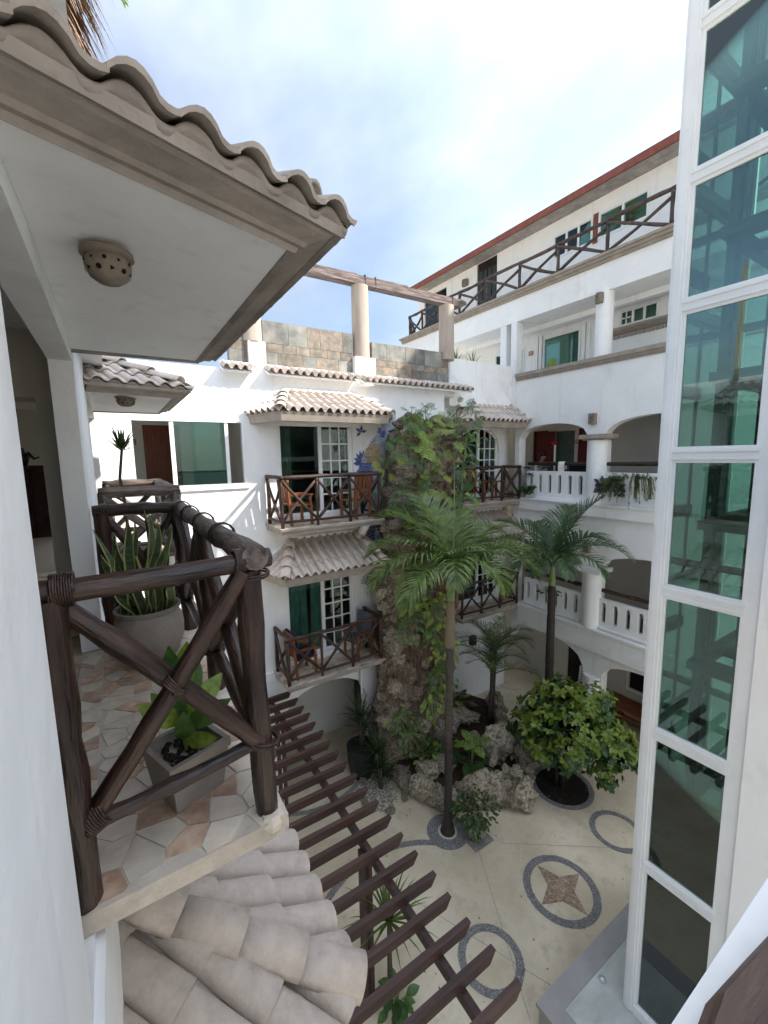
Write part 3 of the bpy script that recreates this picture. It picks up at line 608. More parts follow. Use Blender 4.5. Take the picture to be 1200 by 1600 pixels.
# tile copings at the roof line
for x0, x1, lab in ((2.76, 4.84, None), (4.95, 8.3, None), (1.9, 2.5, None)):
    b = MB(); slab_face(b, [(x0, 8.52, 9.43), (x1, 8.52, 9.43), (x1, BY+.02, 9.56), (x0, BY+.02, 9.56)], .04)
    o = b.build('coping', 'plaster', back); tile_face(o, [(x0, 8.50, 9.44), (x1, 8.50, 9.44), (x1, BY+.02, 9.57), (x0, BY+.02, 9.57)], .17, .28, 'tile')
    m = MB(); m.tube([(x0+(x1-x0)*i/8, BY+.03, 9.60+random.uniform(-.01, .01)) for i in range(9)], [.05]*9, 6); m.build('mortar', 'plaster', o, True)
# balconies
def balcony(parent, x0, x1, yf, yw, z, left_skew=0, lab=None, m='log_far', bays=(1, 3, 1), xr=None):
    b = MB(); b.hexa([(x0+.03, yf+.03, z-.13), (x1-.03, yf+.03, z-.13), (x1, yw, z-.13), (x0, yw, z-.13), (x0+.03, yf+.03, z-.05), (x1-.03, yf+.03, z-.05), (x1, yw, z-.05), (x0, yw, z-.05)])
    b.box(x0-.02, x1+.02, yf-.02, yw-.002, z-.05, z-.008)
    o = b.build('balcony', 'trim', parent)
    if lab: o['label'] = lab
    cell_tiles(o, x0-.02, x1+.02, yf-.02, yw-.004, z, .19, ['paver_white', 'paver_red'], weights=[4, 1])
    railing(o, [(x0+.05, yw-.08), (x0+.05, yf+.07), ((xr or x1)-.05, yf+.07), ((xr or x1)-.05, yw-.12)], z, .98, m, .034, list(bays)); return o
balcony(back, 2.62, 4.93, 7.78, BY, Z2, lab='rustic pole balcony at upper left with two wooden chairs')
balcony(back, 2.62, 4.93, 7.86, BY, Z1, lab='rustic pole balcony at lower left')
balcony(back, 7.95, 10.36, 8.50, RY, Z2, lab='rustic pole balcony in the far corner', bays=(1, 3, 1))
balcony(back, 7.95, 10.36, 8.50, RY, Z1, lab='rustic pole balcony behind the palms', bays=(1, 3, 1))
# supports under balconies
b = MB(); b.tube([(4.75, 8.2, Z2-.13), (4.8, 8.5, Z2-.35), (4.85, 8.74, Z2-.55)], [.09, .1, .1], 8); b.build('bracket', 'plaster', back, True)
b = MB(); b.tube([(3.6, 8.1, Z1-.14), (4.15, 8.2, Z1-.3)], .012, 6); b.build('conduit', 'trim', back)
b = MB(); b.tube([(4.72, 8.6, Z1-.12), (4.72, 8.6, 0)], .03, 8); b.build('drain_pipe', 'plaster', back)
# string course at first floor
b = MB(); b.box(2.0, 2.62, BY-.06, BY-.002, Z1-.22, Z1-.02); b.build('string_course', 'plaster', back)
b = MB(); b.box(.55, 2.05, BY+.12, BY+.2, 0, 2.15); b.build('doorway_panel', 'door_dark', back)
# ---- roof terrace: slate parapet, columns, beam
tp = MB(); tp.box(2.78, 4.86, 8.86, 9.0, 9.50, 10.53); tp.box(5.36, 7.72, 8.86, 9.0, 9.50, 10.42); tp.box(2.1, 2.62, 8.86, 9.0, 9.5, 10.5)
tp = tp.build('slate_parapet', 'grout_dark', back); tp['label'] = 'slate-clad parapet of the roof terrace'
def slate(x0, x1, z0, z1):
    rows = [(0, .37), (.37, .55), (.55, 1.0)]
    for k, (a, c) in enumerate(rows):
        x = x0; za, zb = z0+(z1-z0)*a, z0+(z1-z0)*c
        while x < x1-.02:
            w = random.choice((.30, .42, .55)); 
            if x+w > x1-.18: w = x1-x
            ym = 8.842+random.uniform(-.003, .003)
            MB().box(x+.003, x+w-.003, ym, 8.862, za+.003, zb-.003).build('slate_tile', random.choice(('slate', 'slate', 'slate_grey')), tp); x += w
slate(2.78, 4.86, 9.56, 10.53); slate(5.36, 7.72, 9.56, 10.42); slate(2.1, 2.62, 9.56, 10.5)
b = MB(); b.box(4.84, 5.38, 8.72, 9.1, 9.5, 10.02); b.build('pedestal', 'plaster', back); MB().box(2.46, 2.80, 8.752, 9.1, 9.5, 10.08).build('pedestal', 'plaster', back)
b = MB(); b.hexa([(4.95, 8.50, 9.36), (5.18, 8.50, 9.36), (5.18, 8.9, 9.36), (4.86, 8.9, 9.36), (5.02, 8.62, 9.52), (5.14, 8.62, 9.52), (5.14, 8.9, 9.62), (4.95, 8.9, 9.62)]); b.build('buttress', 'plaster', back)
for x, zb in ((5.11, 10.02), (7.72, 10.25), (2.58, 10.08)):
    MB().lathe([(.205, 0), (.20, .5), (.195, 11.62-zb)], (x, 8.92, zb), 20).build('terrace_column', 'column_taupe', back, 'auto')
bm_ = MB()
pts = [(2.2, 8.92), (3.8, 8.92), (5.0, 8.92), (6.4, 8.92), (7.7, 8.92), (8.15, 8.92), (8.32, 8.92)]
for (x0, y0), (x1, y1) in zip(pts[:-1], pts[1:]):
    zt0, zt1 = 11.83+random.uniform(-.02, .02), 11.83+random.uniform(-.02, .02); c = .09 if x1 > 8.3 else 0
    bm_.hexa([(x0, y0-.12, 11.63), (x1, y1-.12, 11.63+c), (x1, y1+.12, 11.63+c), (x0, y0+.12, 11.63), (x0, y0-.11, zt0), (x1, y1-.11, zt1-c/2), (x1, y1+.11, zt1-c/2), (x0, y0+.11, zt0)])
bo = bm_.build('timber_beam', 'beam_old', back)
for x in (5.2, 5.48, 7.83): MB().box(x, x+.012, 8.795, 9.045, 11.625, 11.86).build('strap', 'black', bo)
b = MB(); b.box(-.37, 10.5, 12.5, 12.62, 9.5, 10.1); b.build('parapet', 'plaster', back)

# ---- mosaic mural on the wall beside the rock tower
mur = thing('mosaic_mural', 'blue and green broken-tile mosaic on the white wall beside the rock tower', 'mosaic', (5.2, BY, 5.6))
mp_poly = [(5.95, 8.9), (5.62, 8.72), (5.3, 8.25), (4.98, 7.82), (4.80, 7.42), (4.76, 7.1), (4.99, 6.6), (5.0, 5.9), (4.95, 5.35), (5.9, 5.35)]
bb = MB().prism(mp_poly, 0, .012); bb.v = [(x, BY-.004-z, y) for x, y, z in bb.v]; bb.build('mortar_bed', 'plaster_old', mur)
def mural_cells(x0, x1, z0, z1, size):
    nx = int((x1-x0)/size); nz = int((z1-z0)/size); pts = {}; sets = {}
    for i in range(-1, nx+1):
        for j in range(-1, nz+1): pts[i, j] = (x0+(i+.5+random.uniform(-.42, .42))*size, z0+(j+.5+random.uniform(-.42, .42))*size)
    for (i, j), p in pts.items():
        if not in_poly(p, mp_poly): continue
        poly = [(x0-1, z0-1), (x1+1, z0-1), (x1+1, z1+1), (x0-1, z1+1)]
        for di in (-2, -1, 0, 1, 2):
            for dj in (-2, -1, 0, 1, 2):
                q = pts.get((i+di, j+dj))
                if q is None or q == p: continue
                d = (q[0]-p[0], q[1]-p[1]); 
                if poly: poly = clip_poly(poly, (p[0]+d[0]*.45, p[1]+d[1]*.45), (p[0]+d[0]*.45-d[1], p[1]+d[1]*.45+d[0]))
        poly = [q for q in poly if in_poly(q, mp_poly)]
        if len(poly) < 3: continue
        x, z = p; n = noise.noise((x*2.2, z*2.2, 0.3)); m = 'mosaic_pale'
        if z > 8.0: m = 'mosaic_blue' if n > .18 else 'mosaic_pale'
        if x < 5.28 and 7.0 < z < 7.62: m = 'mosaic_blue'
        if (x-5.25)**2/.05+(z-7.82)**2/.06 < 1: m = 'mosaic_tan'
        elif 6.4 < z < 7.9 and x > 5.25: m = 'mosaic_green' if n > .1 else 'mosaic_pale'
        elif z < 6.4: m = 'mosaic_dark' if n > -.05 else 'mosaic_pale'
        b = sets.setdefault(m, MB()); k = MB().prism(poly, .012, .02); k.v = [(a, BY-.004-c, d_) for a, d_, c in k.v]; b.add(k.v, k.f)
    for m, b in sets.items(): tag(b.build('tessera', m, mur), kind='stuff')
mural_cells(4.7, 6.0, 5.3, 8.95, .055)
fl = MB()
for k in range(6):   # fish and leaf shapes of glazed tile left of the mural
    a = R_(60+k*24); fl.add([(4.98, BY-.016, 7.55), (4.98+.17*math.cos(a-.25), BY-.02, 7.6+.2*math.sin(a-.25)), (4.98+.26*math.cos(a), BY-.016, 7.6+.32*math.sin(a)), (4.98+.17*math.cos(a+.25), BY-.02, 7.6+.2*math.sin(a+.25))], [(0, 1, 2, 3), (3, 2, 1, 0)])
for k in range(4):
    a = R_(10+k*70); fl.add([(4.95, BY-.016, 8.33), (4.95+.08*math.cos(a-.5), BY-.02, 8.33+.08*math.sin(a-.5)), (4.95+.17*math.cos(a), BY-.016, 8.33+.17*math.sin(a)), (4.95+.08*math.cos(a+.5), BY-.02, 8.33+.08*math.sin(a+.5))], [(0, 1, 2, 3), (3, 2, 1, 0)])
fl.build('glazed_leaf', 'mosaic_blue', mur)

# ================================================================== RIGHT WING
RX = 10.4
right = thing('right_wing', 'white four-storey wing with arched galleries and a red roof edge', 'building', (11.5, 6, 0))
Y0, Y1 = -7.0, 8.85  # unseen near length added to keep sun off the courtyard floor
b = MB()
wall(b, 'x', RX, RX+.28, Y0, Y1, Z1-.62, 10.0, [(6.50, 8.68, Z2+.0, 8.20, .37), (3.55, 6.02, Z2+.0, 8.20, .40), (6.48, 8.68, Z1+.0, 4.76, .42), (3.5, 6.0, Z1+.0, 4.76, .45)])
wall(b, 'x', RX, RX+.28, Y0, Y1, 0, Z1-.62, [(6.34, 8.85, 0, 1.92, .56), (3.4, 5.82, 0, 1.92, .45)])
b.build('wall', 'plaster', right)
b = MB()   # slab ledges
b.box(RX-.12, 12.6, Y0, 8.52, Z2-.28, Z2-.004); b.box(RX-.12, 12.6, Y0, 8.52, Z1-.60, Z1-.04); b.box(RX+.28, 12.6, 8.52, 12.5, Z2-.28, Z2-.004); b.box(RX+.28, 12.6, 8.52, 12.5, Z1-.6, Z1-.04)
b.build('gallery_slab', 'plaster', right)
for zz in (Z2-.003, Z1-.038): MB().box(RX+.15, 12.19, Y0, 12.4, zz-.01 if zz > 5 else zz, zz+.006).build('gallery_floor', 'terracotta', right)
b = MB(); b.box(RX-.16, RX-.0, Y0, 8.5, Z2+.002, Z2+.05); b.box(RX-.16, RX-.0, Y0, 8.5, Z1-.038, Z1+.02); b.build('ledge', 'plaster', right)
for zf, sill in ((Z2, .30), (Z1, .0)):
    for ya, yb in ((6.50, 8.40), (3.55, 6.02)):
        hs = []; n = int((yb-ya-.2)/.265); st_ = (yb-ya)/n
        for i in range(n): c = ya+(i+.5)*st_; hs.append((c-.058, c+.058, zf+.24, zf+.70, .058))
        b = MB(); wall(b, 'x', RX+.02, RX+.14, ya, yb, zf, zf+.85, hs); b.box(RX-.02, RX+.18, ya, yb, zf+.051, zf+.10); o = b.build('balustrade', 'plaster', right)
        log((RX+.12, ya-.02, zf+1.06), (RX+.12, yb+.02, zf+1.06), .05, .006, .05, 10, 9).build('handrail', 'log_far', o, True)
for zb, zt, yc in ((Z2+.05, 8.06, 6.25), (Z1+.02, 4.63, 6.22), (0, 1.80, 6.08)):
    o = MB().lathe([(.245, 0), (.245, zt-zb)], (RX+.08, yc, zb), 24).build('column', 'plaster', right, 'auto')
    if zb > 1:
        c = MB(); c.box(RX-.22, RX+.36, yc-.36, yc+.36, zt+.04, zt+.145); c.box(RX-.16, RX+.30, yc-.29, yc+.29, zt, zt+.04); c.build('capital', 'trim' if zb > 5 else 'plaster', o)
# gallery back wall, ceilings
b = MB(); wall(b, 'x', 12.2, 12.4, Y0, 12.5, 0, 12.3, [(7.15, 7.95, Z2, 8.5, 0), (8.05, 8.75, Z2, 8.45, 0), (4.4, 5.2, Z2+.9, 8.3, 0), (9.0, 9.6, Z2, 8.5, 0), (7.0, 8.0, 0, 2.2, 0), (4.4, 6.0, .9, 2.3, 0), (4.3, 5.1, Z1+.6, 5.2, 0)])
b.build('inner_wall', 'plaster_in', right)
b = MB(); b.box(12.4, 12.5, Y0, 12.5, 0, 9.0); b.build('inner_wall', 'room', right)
b = MB(); b.box(RX+.28, 12.2, Y0, 12.5, 8.72, 9.0); b.build('ceiling', 'plaster', right)
for (ya, yb, m) in ((7.15, 7.95, 'door_red'), (9.0, 9.6, 'door_red')):
    o = MB().box(12.25, 12.3, ya, yb, Z2, 8.5).build('door', m, right)
    for zz, h in ((6.55, .75), (7.5, .8)): MB().box(12.238, 12.252, ya+.1, yb-.1, zz, zz+h).build('door_panel', m, o)
MB().box(12.26, 12.3, 8.05, 8.75, Z2, 8.45).build('doorway_panel', 'curtain_grey', right)
o = MB().box(12.0, 12.06, 8.62, 9.3, Z2, 8.45).build('door', 'door_red', right)
MB().box(12.22, 12.26, 4.45, 5.15, Z2+.95, 8.25).build('window_pane', 'door_dark', right)
MB().box(12.25, 12.3, 7.0, 8.0, 0, 2.2).build('door', 'door_dark', right); MB().box(12.25, 12.3, 4.4, 6.0, .9, 2.3).build('window_pane', 'door_dark', right); MB().box(12.25, 12.3, 4.3, 5.1, Z1+.6, 5.2).build('window_pane', 'door_dark', right)
for ya, yb, za, zb in ((4.4, 5.2, Z2+.9, 8.3), (4.4, 6.0, .9, 2.3), (4.3, 5.1, Z1+.6, 5.2)):
    b = MB(); b.box(12.17, 12.2, ya-.06, ya, za-.06, zb+.06); b.box(12.17, 12.2, yb, yb+.06, za-.06, zb+.06); b.box(12.17, 12.2, ya, yb, zb, zb+.06); b.box(12.17, 12.2, ya, yb, za-.06, za)
    b.build('window_frame', 'plaster', right)
plaque(right, 12.2, 8.0-.02+.0, 8.1, axis='x'); plaque(right, 12.2, 7.03, 8.12, axis='x')
# second-floor gallery (above)
Z3 = 9.0
b = MB(); prof = [(RX-.12, 9.95), (RX-.14, 10.0), (RX-.14, 10.06), (RX-.05, 10.06), (RX+.33, 10.06), (RX+.33, 9.99), (RX-.03, 9.99), (RX-.03, 9.90)]
def extr_y(b, prof, ya, yb):
    n = len(prof); b.add([(x, ya, z) for x, z in prof]+[(x, yb, z) for x, z in prof], [tuple(range(n)), tuple(reversed(range(n, 2*n)))]+[(i, n+i, n+(i+1) % n, (i+1) % n) for i in range(n)])
b = MB(); b.box(RX-.10, RX+.34, Y0, Y1-.02, 10.004, 10.10); b.box(RX-.06, RX+.0-.002, Y0, Y1-.02, 9.95, 10.004); b.box(RX-.03, RX-.002, Y0, Y1-.02, 9.90, 9.95); b.build('parapet_cap', 'trim', right)
MB().lathe([(.20, 0), (.20, 1.6)], (RX+.14, 6.28, 10.10), 24).build('column', 'plaster', right, 'auto')
MB().box(RX-.02, RX+.24, 8.86, 9.06, 9.0, 11.615).build('pier', 'plaster', right); MB().box(RX+.005, RX+.3, 9.28, 9.5, 9.5, 11.615).build('pier', 'plaster', right)
b = MB(); b.box(RX+.0, 12.3, Y0, 14.6, 11.62, 12.26); b.build('roof_slab', 'plaster', right)
b = MB(); b.box(RX+.9, RX+1.05, Y0, 14.6, 11.48, 11.618); b.build('ceiling_beam', 'plaster', right)
b = MB(); wall(b, 'x', 12.0, 12.2, Y0, 14.6, 9.0, 11.62, [(7.85, 9.15, 10.0, 11.42, 0), (5.72, 6.72, 11.12, 11.55, 0), (9.9, 11.2, 10.2, 11.3, 0)]); b.build('inner_wall', 'plaster', right)
MB().box(12.3, 12.4, Y0, 14.6, 9.0, 12.3).build('inner_wall', 'room', right)
def xwin(ya, yb, za, zb, x, panes, curt=None):
    b = MB(); fw = .06; b.box(x-.04, x+.05, ya, yb, zb-fw, zb); b.box(x-.04, x+.05, ya, yb, za, za+fw); b.box(x-.04, x+.05, ya, ya+fw, za+fw, zb-fw); b.box(x-.04, x+.05, yb-fw, yb, za+fw, zb-fw)
    o = b.build('window', 'white_frame', right); s_ = (yb-ya-2*fw)/panes
    for i in range(panes):
        if i: MB().box(x-.03, x+.04, ya+fw+s_*i-.03, ya+fw+s_*i+.03, za+fw, zb-fw).build('mullion', 'white_frame', o)
        MB().box(x, x+.006, ya+fw+s_*i+.03*(i > 0), ya+fw+s_*(i+1)-.03*(i < panes-1), za+fw, zb-fw).build('pane', 'glass', o)
    return o
w = xwin(7.85, 9.15, 10.0, 11.42, 12.02, 1)
def xcurtain(parent, x, y0, y1, z0, z1, folds=4):
    o = curtain(parent, y0, y1, 0, z0, z1, 'curtain', folds); me = o.data; off = wl(parent)
    for v in me.vertices:
        a = v.co+off; v.co = Vector((x+a.y, a.x, a.z))-off
xcurtain(w, 12.15, 7.9, 8.35, 10.05, 11.4)
for y in (7.72, 9.22, 9.36, 7.58): MB().box(11.93, 12.0, y-.05, y+.05, 9.6, 11.5).build('shutter_fold', 'plaster', w)
w = xwin(5.72, 6.72, 11.12, 11.55, 12.02, 3)
for z in (11.335,): MB().box(11.995, 12.03, 6.42, 6.66, z-.015, z+.015).build('muntin', 'white_frame', w)
MB().box(11.995, 12.03, 6.53, 6.555, 11.18, 11.49).build('muntin', 'white_frame', w)
xwin(9.9, 11.2, 10.2, 11.3, 12.02, 3)
b = MB(); b.hexa([(11.75, 5.3, 11.02), (11.99, 5.3, 10.92), (11.99, 6.95, 10.92), (11.75, 6.95, 11.02), (11.75, 5.3, 11.07), (11.99, 5.3, 11.07), (11.99, 6.95, 11.07), (11.75, 6.95, 11.07)]); o = b.build('window_ledge', 'trim', right)
for k in range(7): MB().box(11.96, 11.99, 5.35+k*.22, 5.35+k*.22+.19, 10.83, 10.905).build('brick', 'trim', o)
plaque(right, 12.0, 9.62, 11.05, axis='x')
# cornice
b = MB(); b.box(RX-.06, RX+.2, Y0, 14.7, 12.262, 12.33); b.box(RX-.11, RX+.2, Y0, 14.7, 12.33, 12.40); b.box(RX-.16, RX+.3, Y0, 14.75, 12.40, 12.46); b.build('cornice', 'trim', right)
# roof-level storey
b = MB(); b.box(RX+.2, 13.5, Y0, 14.6, 12.262, 12.42); b.build('terrace_floor', 'plaster', right)
b = MB(); wall(b, 'x', 11.6, 11.8, Y0, 15.2, 12.42, 14.75, [(5.9, 7.2, 13.45, 14.12, 0), (7.35, 8.6, 13.45, 14.12, 0), (10.8, 11.75, 12.42, 14.5, 0), (13.4, 14.8, 12.5, 14.3, 0)]); b.build('wall', 'plaster', right)
MB().box(11.9, 12.0, Y0, 15.2, 12.42, 14.7).build('inner_wall', 'room', right)
xwin(5.9, 7.2, 13.45, 14.12, 11.62, 2); xwin(7.35, 8.6, 13.45, 14.12, 11.62, 3)
MB().box(11.57, 11.6, 7.21, 7.34, 13.4, 14.15).build('brick_panel', 'red_roof', right)
o = MB().box(11.66, 11.72, 10.8, 11.75, 12.42, 14.5).build('door', 'door_dark', right)
for k in range(4): MB().box(11.64, 11.662, 10.88+k*.21, 11.05+k*.21, 12.6, 14.2).build('door_panel', 'steel_dark', o)
MB().box(11.66, 11.67, 13.4, 14.8, 12.5, 14.3).build('pane', 'glass_green', right); xcurtain(right, 11.78, 13.4, 14.8, 12.5, 14.3, 8)
b = MB(); b.hexa([(10.95, Y0, 14.44), (12.6, Y0, 14.6), (12.6, 15.3, 14.6), (10.95, 15.3, 14.44), (10.95, Y0, 14.50), (12.6, Y0, 15.0), (12.6, 15.3, 15.0), (10.95, 15.3, 14.50)]); b.build('roof', 'soffit_dark', right)
b = MB(); b.box(10.89, 10.948, Y0, 15.3, 14.42, 14.575); b.hexa([(10.89, Y0, 14.577), (12.6, Y0, 15.05), (12.6, 15.3, 15.05), (10.89, 15.3, 14.577), (10.89, Y0, 14.60), (12.6, Y0, 15.10), (12.6, 15.3, 15.10), (10.89, 15.3, 14.60)]); b.build('roof_edge', 'red_roof', right)
# terrace railing of crooked poles
rl = MB().box(RX+.02, RX+.10, Y0, 14.55, 12.462, 12.50).build('terrace_railing', 'trim', right)
ys = [1.2, 2.3, 3.5, 4.85, 6.25, 7.6, 8.85, 10.15, 11.4, 12.5, 13.5, 14.3]
for i, y in enumerate(ys):
    log((RX+.06, y, 12.45), (RX+.06, y, 13.22), .042, .015, .1, 8, 5).build('post', 'pole_grey', rl, True)
    if i < len(ys)-1:
        y2 = ys[i+1]; log((RX+.06, y-.03, 13.24), (RX+.06, y2+.03, 13.24), .046, .02, .12, 8, 7).build('rail', 'pole_grey', rl, True)
        log((RX+.02, y, 12.52), (RX+.02, y2, 13.18), .036, .03, .12, 8, 6).build('brace', 'pole_grey', rl, True)
        log((RX+.10, y, 13.12), (RX+.10, y2, 12.56), .036, .03, .12, 8, 6).build('brace', 'pole_grey', rl, True)
b = log((RX+.06, 14.3, 13.24), (RX+1.3, 15.6, 13.2), .04, .02, .1, 8, 6); b.build('rail', 'pole_grey', rl, True)
for t in (.35, .7, 1): log((RX+.06+1.24*t, 14.3+1.3*t, 12.4), (RX+.06+1.24*t, 14.3+1.3*t, 13.22), .035, .02, .1, 8, 5).build('post', 'pole_grey', rl, True)
# ================================================================== LEFT WING
left = thing('left_wing', 'white wing at the left edge with tiled canopies and log balconies', 'building', (-.5, 3.5, 0))
FX = -.17
b = MB()
b.box(-.55, FX, -.6, 1.24, Z2, 8.9)                       # near wall
wall(b, 'x', -.42, FX, -.6, 8.74, 0, Z2-.092, [(5.6, 7.6, 0, 2.2, 0)]); b.box(-.42, FX, -.6, 1.24, Z2-.092, Z2)   # storeys below
b.box(FX, FX+.025, -.6, 1.9, 0, Z2-.13)                    # shallow pilaster
b.box(-.30, FX, 3.58, 5.5, Z2, 8.75); b.box(-.30, FX, 8.05, 8.745, Z2, 8.75)
b.box(-.30, FX, 1.24, 3.58, 8.42, 8.75); b.box(-.30, FX, 5.5, 8.05, 8.42, 8.75)
b.build('wall', 'plaster', left)
b = MB(); b.box(-.46, -.305, 4.25, 4.6, Z2, 8.75); b.build('pier', 'plaster_in', left); MB().box(-3.2, -.305, 4.26, 4.6, 8.25, 8.748).build('lintel', 'plaster_in', left)
b = MB(); b.box(-3.2, -.0, -.6, 12.4, 8.75, 8.9); b.build('ceiling', 'plaster', left)
b = MB(); b.box(-3.2, -.297, -.6, 3.58, Z2-.2, Z2-.014); b.box(-3.2, FX-.002, 3.58, 12.4, Z2-.2, Z2-.012); b.build('corridor_floor', 'grout', left); cf_ = bpy.data.objects['corridor_floor']
cell_tiles(cf_, -1.6, -.2, 3.7, 9.0, Z2, .26, ['paver_white', 'paver_red'], weights=[3, 1])
cell_tiles(cf_, -1.0, -.3, 1.5, 3.55, Z2, .26, ['paver_white', 'paver_red'], weights=[3, 1])
b = MB(); b.box(-3.4, -3.2, -.6, 12.4, 0, 8.75); b.box(-3.2, -.55, -.8, -.6, Z2, 8.75); b.build('inner_wall', 'plaster_in', left)
b = MB(); b.box(-.42, FX, -.6, 8.74, 8.9, 9.15); b.build('parapet', 'plaster', left)
b = MB(); b.box(-.135, -.075, 3.42, 3.5, 9.1, 11.2); b.build('roof_post', 'trim', left)

def sweep(path, prof):
    """path: plan points (left to right seen from outside), prof: (outward, z)"""
    P = [Vector(p) for p in path]; n = len(P); rows = []
    for (o, z) in prof:
        r = []
        for i in range(n):
            d0 = (P[i]-P[i-1]).normalized() if i > 0 else None; d1 = (P[i+1]-P[i]).normalized() if i < n-1 else None
            n0 = Vector((d0.y, -d0.x)) if d0 else None; n1 = Vector((d1.y, -d1.x)) if d1 else None
            if n0 and n1: m = (n0+n1).normalized(); m = m/m.dot(n0)
            else: m = n0 or n1
            q = P[i]+m*o; r.append((q.x, q.y, z))
        rows.append(r)
    b = MB(); vs = [p for r in rows for p in r]; k = len(rows); f = []
    for a in range(k):
        c = (a+1) % k
        for i in range(n-1): f.append((a*n+i, a*n+i+1, c*n+i+1, c*n+i))
    f.append(tuple(a*n for a in range(k))); f.append(tuple(a*n+n-1 for a in reversed(range(k))))
    return b.add(vs, f)
def canopy(A, B, D, z, ez, wallY, lab, pitch, m, mf):
    """A front-left, B corner, D far end (plan) of the soffit edge"""
    prof = [(0, z), (.022, z-.012), (.032, z+.006), (.050, z+.006), (.062, z+.018), (.09, z+.026), (.125, z+.034), (.14, z+.044), (.12, z+.052), (0, z+.055)]
    path = [A, B, D, (FX+.001, D[1]+.02)]
    o = sweep(path, prof).build('canopy', mf, left, False); o['label'] = lab
    s = MB(); cx = FX+.32; h = .07
    Ai, Bi, Di = (A[0], A[1], z+.005), (B[0], B[1], z+.005), (D[0], D[1], z+.005)
    s.add([Ai, Bi, Di, (FX+.001, D[1], z+.005), (cx, D[1]-.5, z+h), (cx, B[1]+.35, z+h), (FX+.001, B[1]+.3, z+h*.6), (FX+.001, D[1]-.45, z+h*.6)], [(0, 5, 1), (1, 5, 4, 2), (2, 4, 3), (0, 6, 5), (6, 7, 4, 5), (7, 3, 4)])
    s.build('soffit', 'plaster', o, True)
    # tiles
    pa, pb, pd, pe = [Vector(p) for p in (A, B, D, path[3])]
    d = (pb-pa).normalized(); nrm = Vector((d.y, -d.x)); oh = .175
    k = (pa.x-(FX-.45))/d.x; f0 = pa-d*k+nrm*oh
    Bx = B[0]+oh; t = (Bx-f0.x)/d.x; P1 = f0+d*t
    P0 = (f0.x, f0.y, ez); P1 = (P1.x, P1.y, ez); P2 = (Bx, D[1]+.1, ez); H = (-.37, P1[1]+1.0, ez+.52); H2 = (-.37, D[1]+.0, ez+.52)
    sl = MB(); slab_face(sl, [P0, P1, H], .03); slab_face(sl, [P1, P2, H2, H], .03); sl.build('roof_bed', mf, o)
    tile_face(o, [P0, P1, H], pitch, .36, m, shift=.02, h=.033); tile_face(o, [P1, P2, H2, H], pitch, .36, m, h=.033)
    Hn = Vector(H); pn = Vector(P1); hip_tiles(o, pn+(Hn-pn)*.10, H, .17, .36, m)
    # mortar packed under the tile ends, following the wave of the tiles
    for (q0, q1, sh) in ((Vector(P0), Vector(P1), .02), (Vector(P1), Vector(P2), 0.0)):
        e = (q1-q0).normalized(); nrm3 = Vector((e.y, -e.x, 0)); ln = (q1-q0).length; nn = int(ln/pitch*12); vs = []; f = []
        for i in range(nn+1):
            u = ln*i/nn; t = ((u-sh)/pitch) % 1.0; wv = .033*math.sin(math.pi*t/.66)**.8 if t < .66 else -.22*.033*math.sin(math.pi*(t-.66)/.34)
            jt = .004*noise.noise((u*23, 1, 2)); p = q0+e*u
            for off, zz in ((-.038, z+.040-ez), (-.018, -.012+wv*.5), (-.006+jt, wv-.012), (.004+jt, wv+.004), (-.004, wv+.013), (-.05, wv+.015)):
                r = p+nrm3*off; vs.append((r.x, r.y, ez+zz))
        for i in range(nn):
            for j in range(5): a = i*6+j; f.append((a, a+6, a+7, a+1))
        MB().add(vs, f).build('mortar', mf, o, True)
    return o
canopy((-.17, 1.30), (.60, 1.56), (.60, 3.58), 8.495, 8.555, 1.45, 'grey tiled canopy in the top left corner, seen from below', .158, 'tile_grey', 'fascia')
canopy((-.17, 5.25), (.64, 5.42), (.64, 7.3), 8.455, 8.525, 5.5, 'smaller tiled canopy beyond the near one', .155, 'tile', 'trim')

# ---- near balcony
nb = MB(); nb.hexa([(-.295, 1.435, 6.31), (.44, 1.455, 6.31), (.465, 3.57, 6.31), (-.295, 3.57, 6.31), (-.295, 1.42, 6.3955), (.455, 1.44, 6.3955), (.48, 3.575, 6.3955), (-.295, 3.575, 6.3955)]); nb.box(FX+.002, .475, 3.576, 3.74, 6.31, 6.3955)
nb = nb.build('balcony', 'slab_edge', left); nb['label'] = 'near log balcony with broken-tile floor'
cell_tiles(nb, -.165, .452, 1.444, 3.735, Z2, .105, ['paver_white', 'paver_red'], th=.013, gap=.006, weights=[3, 1.6]); cell_tiles(nb, -.293, -.171, 1.44, 3.57, Z2, .105, ['paver_white', 'paver_red'], th=.013, gap=.006, weights=[3, 1.6])
b = MB()
for k in range(9): x = .02+k*.05; b.lathe([(.035, -.05), (.05, -.02), (.03, .008)], (.40+random.uniform(-.02, .02), 1.50+random.uniform(-.03, .02), Z2), 7, .15) if k < 3 else None
b.build('mortar', 'paver_white', nb)
def nlog(name, a, c, r, m='log_dark', bow=.008, n=12, k=10, wob=.07): return log(a, c, r, bow, wob, n, k).build(name, m, nb, 'auto')
RZ = 7.395
nlog('post', (-.185, 1.475, 6.39), (-.205, 1.465, RZ-.02), (.044, .060), bow=.004); nlog('post', (.395, 1.505, 6.39), (.372, 1.49, RZ-.03), .043)
nlog('post', (.42, 3.62, 6.39), (.40, 3.6, RZ), .05); nlog('post', (-.10, 3.64, 6.39), (-.10, 3.62, RZ), .05); nlog('post', (.415, 2.55, 6.39), (.39, 2.55, RZ-.02), .045)
